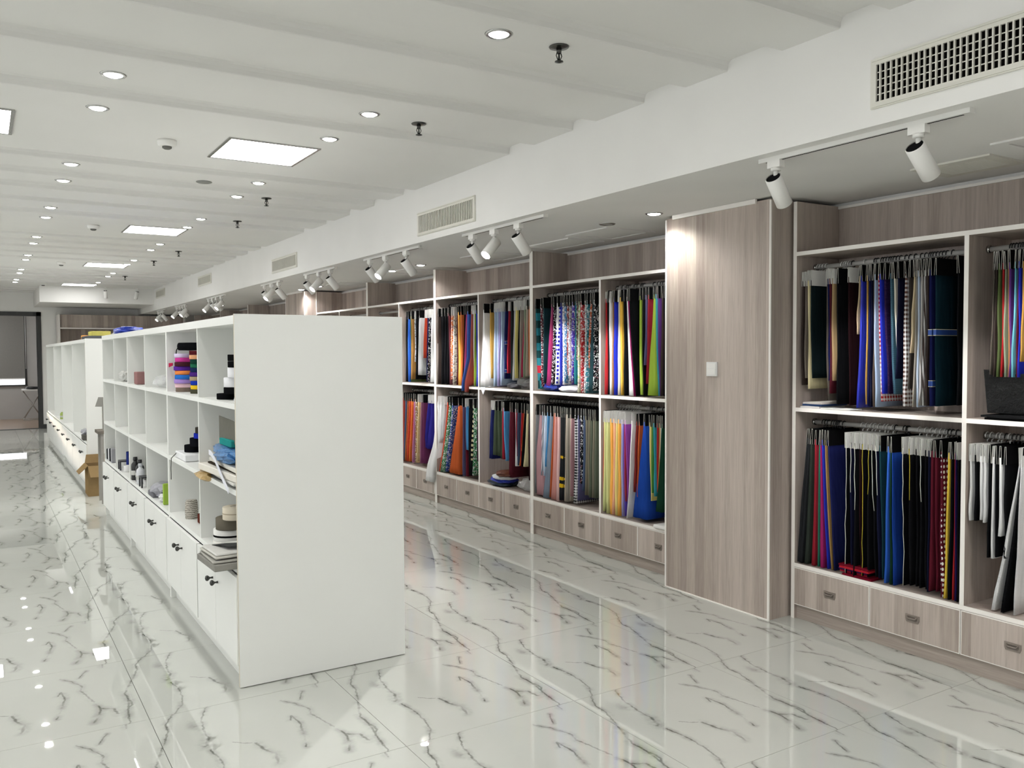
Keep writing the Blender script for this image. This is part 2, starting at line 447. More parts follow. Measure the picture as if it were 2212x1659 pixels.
# columns clad in grey oak
def column(y0, y1, lab):
    c = MB().box(3.77, XR, y0, y1, 0, 2.385)
    o = solo('column', c, M['wood'], lab, 'column', kind='structure')
    for yy in (y0, y1):
        part('corner_strip', MB().box(3.766, 3.774, yy - .006, yy + .006, .0, 2.378), M['edge'], o)
    part('top_batten', MB().box(3.755, 3.77, y0 + .1, y1 - .07, 2.372, 2.398), M['edge'], o)
    part('floor_seal', MB().box(3.762, 3.77, y0, y1, 0, .006), M['edge'], o)
    return o
column(3.30, 4.155, 'grey oak clad column between the fabric cabinets, with a light switch')
column(11.38, 12.22, 'far grey oak clad column showing above the white shelving')
sw = thing('light_switch', (3.77, 3.741, 1.426), 'white wall switch mounted on the wood clad column', 'switch')
part('plate', MB().box(3.760, 3.770, 3.698, 3.784, 1.383, 1.469), M['plastic_white'], sw)
part('rocker', MB().box(3.756, 3.760, 3.706, 3.776, 1.393, 1.428), M['fixture'], sw)
part('rocker', MB().box(3.757, 3.760, 3.706, 3.776, 1.431, 1.459), M['fixture'], sw)

# ------------------------------------------------------------------ wall cabinets
XC, XBK = 3.93, 4.30           # front and back of the fabric cabinets
ZH, ZM, ZL = 2.092, 1.212, 0.322   # tops of header, middle and low shelf
ROD_X, ROD_U, ROD_L = 4.09, 2.012, 1.124
WE = {'-x': 1}
WM = [M['wood'], M['edge']]
def drawer_mesh(w):
    m = MB(); t = .004; h = .212
    m.box(0, .018, -w / 2, w / 2, 0, h, 1)
    # wooden face set inside the white edging
    m.quad((-.0006, w / 2 - t, t), (-.0006, -w / 2 + t, t), (-.0006, -w / 2 + t, h - t), (-.0006, w / 2 - t, h - t), 0)
    return m.mesh('drawer', WM)
def handle_mesh():
    m = MB(); a, b = .037, .019
    poly = [(-a, b), (-a, -b * .3), (-a * .85, -b), (a * .85, -b), (a, -b * .3), (a, b)]
    m.prism(poly, lambda p, q, h: (h, p, q), -.0045, 0, 0)
    pin = [(-a * .72, b * .55), (-a * .72, -b * .2), (-a * .6, -b * .55), (a * .6, -b * .55), (a * .72, -b * .2), (a * .72, b * .55)]
    m.prism(pin, lambda p, q, h: (h, p, q), -.0062, -.0045, 1)
    m.tube([(-.006, -a * .72, b * .55), (-.013, -a * .5, b * .1), (-.013, a * .5, b * .1), (-.006, a * .72, b * .55)], .0032, 6, 0)
    return m.mesh('handle', [M['nickel'], M['nickel_dark']])
HANDLE = handle_mesh()
DRW = {}
def cabinet(y0, y1, ym, lab, group='grey oak fabric cabinets', full=True):
    """a unit from y1 (near) to y0 (far), two bays, four drawers"""
    o = thing('fabric_cabinet', ((XC + XBK) / 2, (y0 + y1) / 2, 0), lab, 'cabinet', group)
    t = .024
    part('upright', MB().box(XC, XBK, y0 - t / 2, y0 + t / 2, 0, 2.377, 0, WE), WM, o)
    part('upright', MB().box(XC, XBK, y1 - t / 2, y1 + t / 2, 0, 2.377, 0, WE), WM, o)
    part('divider', MB().box(XC, XBK, ym - .011, ym + .011, ZL, ZH - .022, 0, WE), WM, o)
    a, b = min(y0, y1) + t / 2, max(y0, y1) - t / 2
    for z in (ZH, ZM, ZL):
        part('shelf', MB().box(XC - .001, XBK, a, b, z - .022, z, 0, WE), WM, o)
    part('back_panel', MB().box(XBK, XBK + .012, a - t / 2, b + t / 2, .0, 2.377), M['wood'], o)
    part('top_trim', MB().box(XBK - .012, XBK, a, b, 2.362, 2.377), M['edge'], o)
    part('plinth', MB().box(XC + .022, XC + .034, a, b, 0, .084), M['wood_h'], o)
    if not full: return o
    for lo, hi in ((a, ym), (ym, b)):
        w = (hi - lo) / 2 - .004
        key = round(w, 3)
        if key not in DRW: DRW[key] = drawer_mesh(w)
        for c in (lo + .25 * (hi - lo), lo + .75 * (hi - lo)):
            d = link('drawer', DRW[key], o, (XC - .006 - o.location.x, c - o.location.y, .086))
            link('handle', HANDLE, d, (0, 0, .106))
        for z in (ROD_U, ROD_L):
            part('hanging_rod', MB().lathe([(.0125, 0), (.0125, hi - lo - .012)], (ROD_X, lo + .006, z), (0, 1, 0), 14), M['rod'], o)
            part('rod_socket', MB().lathe([(.019, 0), (.019, .012), (.0126, .014)], (ROD_X, hi - .011 if hi == ym else hi, z), (0, -1, 0), 14), M['chrome'], o)
    return o
cabinet(3.263, 1.285, 2.272, 'grey oak fabric cabinet at the near end, beside the switch column')
cabinet(5.979, 4.167, 5.057, 'grey oak fabric cabinet holding green and blue cloth, left of the switch column')
cabinet(7.768, 6.003, 6.888, 'grey oak fabric cabinet second along from the switch column')
cabinet(9.552, 7.792, 8.655, 'grey oak fabric cabinet third from switch column, half behind the white shelving')
cabinet(11.365, 9.576, 10.494, 'grey oak fabric cabinet just before the far column')
cabinet(14.88, 12.235, 13.55, 'dark looking oak cabinet just past the far column', full=False)
cabinet(16.88, 14.904, 15.9, 'oak cabinet second past the far column', full=False)
cabinet(19.22, 16.904, 18.06, 'oak cabinet last along the cabinet wall, nearest the doorway wall', full=False)
# cabinet across the far wall
fc = thing('far_cabinet', (2.6, 20.0, 0), 'oak cabinet standing across the far wall beside the doorway', 'cabinet')
FE = {'-y': 1}
part('upright', MB().box(1.36, 1.40, 19.72, 20.18, 0, 2.36, 0, {'-y': 1, '-x': 1}), WM, fc)
part('upright', MB().box(3.80, 3.84, 19.72, 20.18, 0, 2.36, 0, FE), WM, fc)
part('divider', MB().box(2.58, 2.61, 19.72, 20.18, 0.3, 2.07, 0, FE), WM, fc)
for z in (2.092, 1.212, .322): part('shelf', MB().box(1.40, 3.80, 19.72, 20.18, z - .026, z, 0, FE), WM, fc)
part('fascia', MB().box(1.40, 3.80, 19.76, 19.775, 2.092, 2.36), M['wood'], fc)
part('back_panel', MB().box(1.36, 3.84, 20.165, 20.18, 0, 2.36), M['wood'], fc)
part('plinth', MB().box(1.40, 3.80, 19.75, 19.765, 0, .3), M['wood_h'], fc)

# ------------------------------------------------------------------ fabric
COLOR = dict(zip(
    'aqua|beige|beige cream|black|blackish teal|blue|brick red|bright blue|brown|brown taupe|burnt orange|charcoal|cream|crimson|dark brown|dark green|dark grey green|dark maroon|dark navy|dark olive|dark purple|dark red|dark taupe|dark teal|deep blue|dusty pink|gold|gold brown|gold cream|green|grey|grey beige|grey blue|grey brown|grey green|grey taupe|indigo|ivory|lavender|leaf green|lilac pink|lime green|magenta|maroon|maroon black|mauve|navy|olive green|olive taupe|orange|orange brown|orange red|orange tan|pale blue|pale lime|pale pink|pale tan|pale yellow|peach|plum|purple|purple brown|purple navy|petrol|raspberry|red|royal blue|sage|salmon pink|silver|sky blue|slate blue|slate purple|steel teal|tan|tan gold|taupe|teal|teal green|turquoise|violet|violet magenta|white|yellow|yellow gold|yellow orange'.split('|'),
    '6cc3d4|c6b8a6|dcc9a2|17181b|18272a|2a4aa0|a83a2c|2f6fe0|6d4d44|6a5a50|c9591c|2e3033|d8cc9e|a81e32|463a36|153f2c|39413a|5a1c2a|191d38|3f4a3a|33204a|7c2320|4f4742|16414a|1646a8|b98a90|c89a3a|a87a36|d8bd86|2c7a48|7a7c80|a8a094|7f8da0|625a52|5d6654|8f8780|2f2a8c|e8e2d0|a9a0d8|4f9a3a|c77fae|a6c62e|b01a6e|6a1a2e|2b1418|a56a86|1c2358|57683a|7a7562|f07818|b8602c|d8441e|c98a52|a9c0dc|cfd488|d8b0ac|c8b08a|e8d878|f0ac86|6d2f58|6a3a8c|4e3440|2e2260|12333f|b82a52|c22026|2334c8|9aa88c|d8938a|c4c6c8|3f8fc8|4a5c7c|62608a|3f6a80|b89a6c|b8904a|857a70|1f8494|2a8068|2ea6b8|5a3cc0|9a3aa8|f0f0f0|f2cc20|e8b424|f4ac24'.split('|')))
FAB = {}
def fabric(col, pat):
    if (col, pat) in FAB: return FAB[(col, pat)]
    m = NT('fabric_' + (col + '_' + pat).replace(' ', '_'))
    c = srgb(COLOR[col]); src, x, y, z = m.xyz('Object')
    g_ = .3 * c[0] + .6 * c[1] + .1 * c[2]      # dyed cloth: a little duller than paint
    c = tuple((v * .9 + g_ * .1) * (.78 if g_ < .5 else .95) for v in c[:3]) + (1,)
    h = m.math('ADD', x, y)
    wv = m.noise(m.comb(m.math('MULTIPLY', h, 8.0), 0.0, m.math('MULTIPLY', z, 1.0)), 4.0, 2.0)
    dk = tuple(v * .72 for v in c[:3]) + (1,); lt = tuple(min(1, v * 1.15 + .004) for v in c[:3]) + (1,)
    base = m.mix(wv, dk, lt); rough = 0.85; spec = .25
    wht = (.82, .82, .82, 1); p0 = pat.split()[0]; accent = wht
    if 'yellow' in pat: accent = srgb('e0b828')
    if 'blue' in pat: accent = srgb('2a2ab0')
    if 'green' in pat: accent = srgb('8cb84a')
    if pat == 'stripes black': accent = srgb('1c1a18')
    if p0 == 'gingham':
        a = m.math('GREATER_THAN', m.math('FRACT', m.math('MULTIPLY', m.math('ADD', y, x), 45.0)), .5)
        b = m.math('GREATER_THAN', m.math('FRACT', m.math('MULTIPLY', z, 45.0)), .5)
        base = m.mix(m.math('MULTIPLY', m.math('ADD', a, b), .5), wht, base)
    elif p0 == 'stripes':
        if 'black' in pat: a = m.math('GREATER_THAN', m.math('FRACT', m.math('MULTIPLY', z, 22.0)), .5)
        else: a = m.math('MULTIPLY', m.math('GREATER_THAN', m.math('FRACT', m.math('MULTIPLY', h, 160.0)), .55), .55)
        base = m.mix(a, base, accent)
    elif p0 in ('dots', 'spots'):
        sc_ = {'dots': 95.0, 'dots white': 38.0, 'dots blue': 30.0}.get(pat, 17.0)
        v = m.n('ShaderNodeTexVoronoi'); m.l(m.comb(h, 0.0, z), v.inputs['Vector']); v.inputs['Scale'].default_value = sc_
        v.inputs['Randomness'].default_value = 0.15 if p0 == 'dots' else .6
        base = m.mix(m.math('LESS_THAN', v.outputs['Distance'], .3), base, accent if pat != 'dots' else dk)
        if pat == 'dots': rough = .45
    elif p0 == 'floral':
        n1 = m.noise(src, 75.0, 2.0, .5, .8)
        n2 = m.noise(src, 45.0, 2.0, .5, .6)
        other = accent if 'green' in pat else (srgb('20242a') if col in ('white', 'silver', 'ivory') else wht)
        base = m.mix(m.math('MULTIPLY', m.step(n1, .53, .60), .8), base, other)
        base = m.mix(m.math('MULTIPLY', m.step(n2, .58, .66), .8), base, m.mix(m.noise(src, 20.0), srgb('1f8494'), srgb('b0281e')))
    elif p0 == 'patch':
        br = m.n('ShaderNodeTexChecker'); m.l(m.comb(m.math('MULTIPLY', h, .6), .01, z), br.inputs['Vector']); br.inputs['Scale'].default_value = 16.0
        br.inputs[1].default_value = c; br.inputs[2].default_value = srgb('1b3a3c')
        n1 = m.noise(m.comb(m.math('MULTIPLY', h, .3), 0.0, m.math('FLOOR', m.math('MULTIPLY', z, 16.0))), 3.0)
        base = m.mix(m.math('GREATER_THAN', n1, .57), br.outputs[0], srgb('b02838'))
    elif p0 == 'knit':
        a = m.math('SINE', m.math('MULTIPLY', z, 700.0)); m.bump(a, .4, .002)
        base = m.mix(m.math('GREATER_THAN', m.noise(m.comb(h, 0.0, z), 130.0), .6), base, lt)
    elif p0 == 'satin':
        rough = .3; spec = .6; m.bump(m.noise(m.comb(m.math('MULTIPLY', h, 30.0), 0.0, m.math('MULTIPLY', z, 4.0)), 1.5, 2.0), .5, .01)
    elif p0 == 'sheer':
        rough = .45; spec = .5; m.bump(m.noise(m.comb(m.math('MULTIPLY', h, 40.0), 0.0, m.math('MULTIPLY', z, 5.0)), 1.5, 2.0), .6, .008)
    elif p0 == 'fleece':
        m.bump(m.noise(src, 160.0, 3.0), .8, .006)
    if p0 in ('plain', 'label', 'selvage'):
        m.bump(m.noise(m.comb(m.math('MULTIPLY', h, 20.0), 0.0, m.math('MULTIPLY', z, 3.0)), 2.0, 2.0), .35, .006)
    FAB[(col, pat)] = m.set(color=base, rough=rough, spec=0.0 if rough > .8 else spec * .7)
    return FAB[(col, pat)]
M['band_blue'] = simple('blue_paper_band', '2a4f9e', 0.5, .05)
M['band_cream'] = simple('cream_paper_edge', 'd8cfa8', 0.5, .05)
M['thread_white'] = simple('white_selvage', 'cfcfc4', 0.8, .1, 60.0)
M['thread_yellow'] = simple('yellow_selvage', 'b8a838', 0.8, .1, 60.0)

def hook_mesh(mat, zr, zc):
    m = MB(); r = .018
    path = [(0, 0, zc - zr + .002), (0, 0, -r - .002)]
    for i in range(13):
        a = -math.pi / 2 + i * math.pi * 1.6 / 12
        path.append((r * math.cos(a), 0, r * math.sin(a)))
    m.tube(path, .0028, 5)
    return m.mesh('hook', mat)
HOOK = {(c, lev): hook_mesh(M['plastic_black'] if c == 'B' else M['plastic_white'], 0.0, -.03) for c in 'BW' for lev in 'UL'}
ORD = 'first second third fourth fifth sixth seventh eighth ninth tenth eleventh twelfth thirteenth fourteenth fifteenth sixteenth seventeenth eighteenth nineteenth twentieth'.split()
ORD += ['twenty-' + w for w in ORD[:9]] + ['thirtieth'] + ['thirty-' + w for w in ORD[:9]]
PATN = {'plain': 'cloth', 'satin': 'satin', 'gingham': 'checked cloth', 'knit': 'knit', 'dots': 'dotted satin', 'dots white': 'white-dotted cloth', 'dots blue': 'blue-dotted cloth', 'label': 'paper-banded cloth',
        'stripes': 'striped cloth', 'stripes black': 'black-striped cloth', 'selvage': 'pale-edged cloth', 'selvage yellow': 'yellow-edged cloth', 'fleece': 'fleece', 'floral': 'printed cloth', 'floral green': 'green-printed cloth',
        'patch': 'patchwork cloth', 'sheer': 'sheer cloth', 'spots yellow': 'yellow-spotted cloth'}
BAYS = {'R1U': 'upper rail right of switch column', 'R1L': 'lower rail right of switch column', 'R2U': 'upper rail at right picture edge', 'R2L': 'lower rail at right picture edge',
        'L1U': 'upper rail next left of switch column', 'L1L': 'lower rail next left of switch column', 'L2U': 'upper rail two bays left of switch column', 'L2L': 'lower rail two bays left of switch column',
        'L3U': 'upper rail three bays left of switch column', 'L3L': 'lower rail three bays left of switch column', 'L4U': 'upper rail four bays left of switch column', 'L4L': 'lower rail four bays left of switch column',
        'L5U': 'upper rail beside white shelving end', 'L5L': 'lower rail beside white shelving end'}
YLIM = {'R1': (2.288, 3.247), 'R2': (1.30, 2.256), 'L1': (4.185, 5.04), 'L2': (5.074, 5.962), 'L3': (6.02, 6.872), 'L4': (6.905, 7.752), 'L5': (7.808, 8.638)}
def swatch(bay, i, yt, yb, th, zb, col, pat, card, gt, gb):
    up = bay[2] == 'U'; lo, hi = YLIM[bay[:2]]
    zr = ROD_U if up else ROD_L
    zc1 = zr - .026; zc0 = zc1 - .088
    rnd = random.Random(sum(map(ord, bay)) * 31 + i)
    hb = max(.003, th / 2 * (.62 if th < .06 else .85))
    if th < .06: hb = max(.0022, min(hb, .47 * gb))      # leave room for the neighbours
    ht = max(.0008, min(hb, .0035 + .003 * rnd.random(), .42 * gt - .0026))
    yt = min(max(yt, lo + ht + .004), hi - ht - .004)
    zfloor = ZM if up else ZL
    out = zb < zfloor - .03
    xf = 3.948 + rnd.uniform(-.006, .012)
    if not out: zb = max(zb, zfloor + .006)
    o = thing('fabric_swatch', (ROD_X, yt, zc1), '%s %s, %s from left on %s' % (col, PATN[pat], ORD[i], BAYS[bay]), 'fabric swatch', 'swatches on the ' + BAYS[bay])
    # header card folded over the top of the cloth
    cw = MB(); a = ht + .0015; b = ht + (.0034 if gt > .012 else .0026)
    tl = rnd.uniform(-.0045, .0045); zt_ = zc1 - rnd.uniform(0, .007); ht2 = ht * .5
    pts = [(-b, zc0), (-a, zc0), (-ht2 + tl, zt_ - .002), (ht2 + tl, zt_ - .002), (a, zc0), (b, zc0), (ht2 + .0022 + tl, zt_), (-ht2 - .0022 + tl, zt_)]
    cx0, cx1 = xf - .004, xf + .262
    cw.prism(pts, lambda p, q, h: (h, yt + p, q), cx0, cx1, 0, 1)
    part('header_card', cw, [M['card_black'] if card == 'B' else M['card_white'], M['card_edge']], o)
    link('hook', HOOK[(card, bay[2])], o, (0, 0, zr - zc1 - .0016))
    # folded cloth
    n = 15 if out else 9; rings = []; edge = []
    amp = rnd.uniform(.001, .0045); ph = rnd.uniform(0, 6.3); k = rnd.uniform(1.0, 2.2); flare = rnd.uniform(-.002, .012) if not out else .012
    wid = rnd.uniform(.235, .262)
    for r in range(n):
        t = r / (n - 1); z = (zc0 + .03) * (1 - t) + zb * t
        te = t ** 1.15
        y = yt + (yb - yt) * te + amp * math.sin(k * 6.28 * t + ph) * t
        hh = ht + (hb - ht) * t ** .8
        y = min(max(y, lo + hh + .002), hi - hh - .002) if not out else y
        x = xf - flare * t + .003 * math.sin(5 * t + ph)
        if out: x += (3.893 - x) * min(1, max(0, (zfloor + .28 - z) / .24))
        wd = (3.922 - x) if out and z < zfloor + .02 else wid
        xm = x + wd * .5
        w2 = amp * .8 * math.sin(k * 5 * t + ph + 2) * t
        rings.append([(x + .004, y - hh, z), (x - .003, y - hh * .5, z), (x + .006 * min(1, hh / .01), y - hh * .05, z), (x - .003, y + hh * .55, z), (x + .004, y + hh, z),
                      (xm, y + hh * .95 + w2, z), (x + wd, y + hh * .9, z), (x + wd, y - hh * .9, z), (xm, y - hh * .95 + w2, z)])
        edge.append((x - .0035, y - hh * .5, z))
    part('cloth', MB().loops(list(reversed(rings))), fabric(col, pat), o)
    if pat.startswith('selvage'):
        part('selvage_edge', MB().tube([(x_, y_ + .0025 * math.sin(z_ * 40 + i), z_) for x_, y_, z_ in (edge if i % 4 == 1 else edge[:5 if i % 2 else 4])], .0016, 5), M['thread_yellow' if 'yellow' in pat else 'thread_white'], o)
    if pat == 'label':
        for z in ([1.62] if col == 'petrol' else [1.62, 1.37]):
            t = (zc0 - z) / (zc0 - zb); y = yt + (yb - yt) * t ** 1.15; hh = ht + (hb - ht) * t ** .8 + .004
            part('paper_band', MB().box(xf - .008, xf + wid + .004, y - hh, y + hh, z - .016, z + .016), M['band_blue'], o)
            part('band_border', MB().box(xf - .0086, xf + wid + .0045, y - hh - .0004, y + hh + .0004, z + .013, z + .016), M['band_cream'], o)
            part('band_border', MB().box(xf - .0086, xf + wid + .0045, y - hh - .0004, y + hh + .0004, z - .016, z - .013), M['band_cream'], o)
    return o
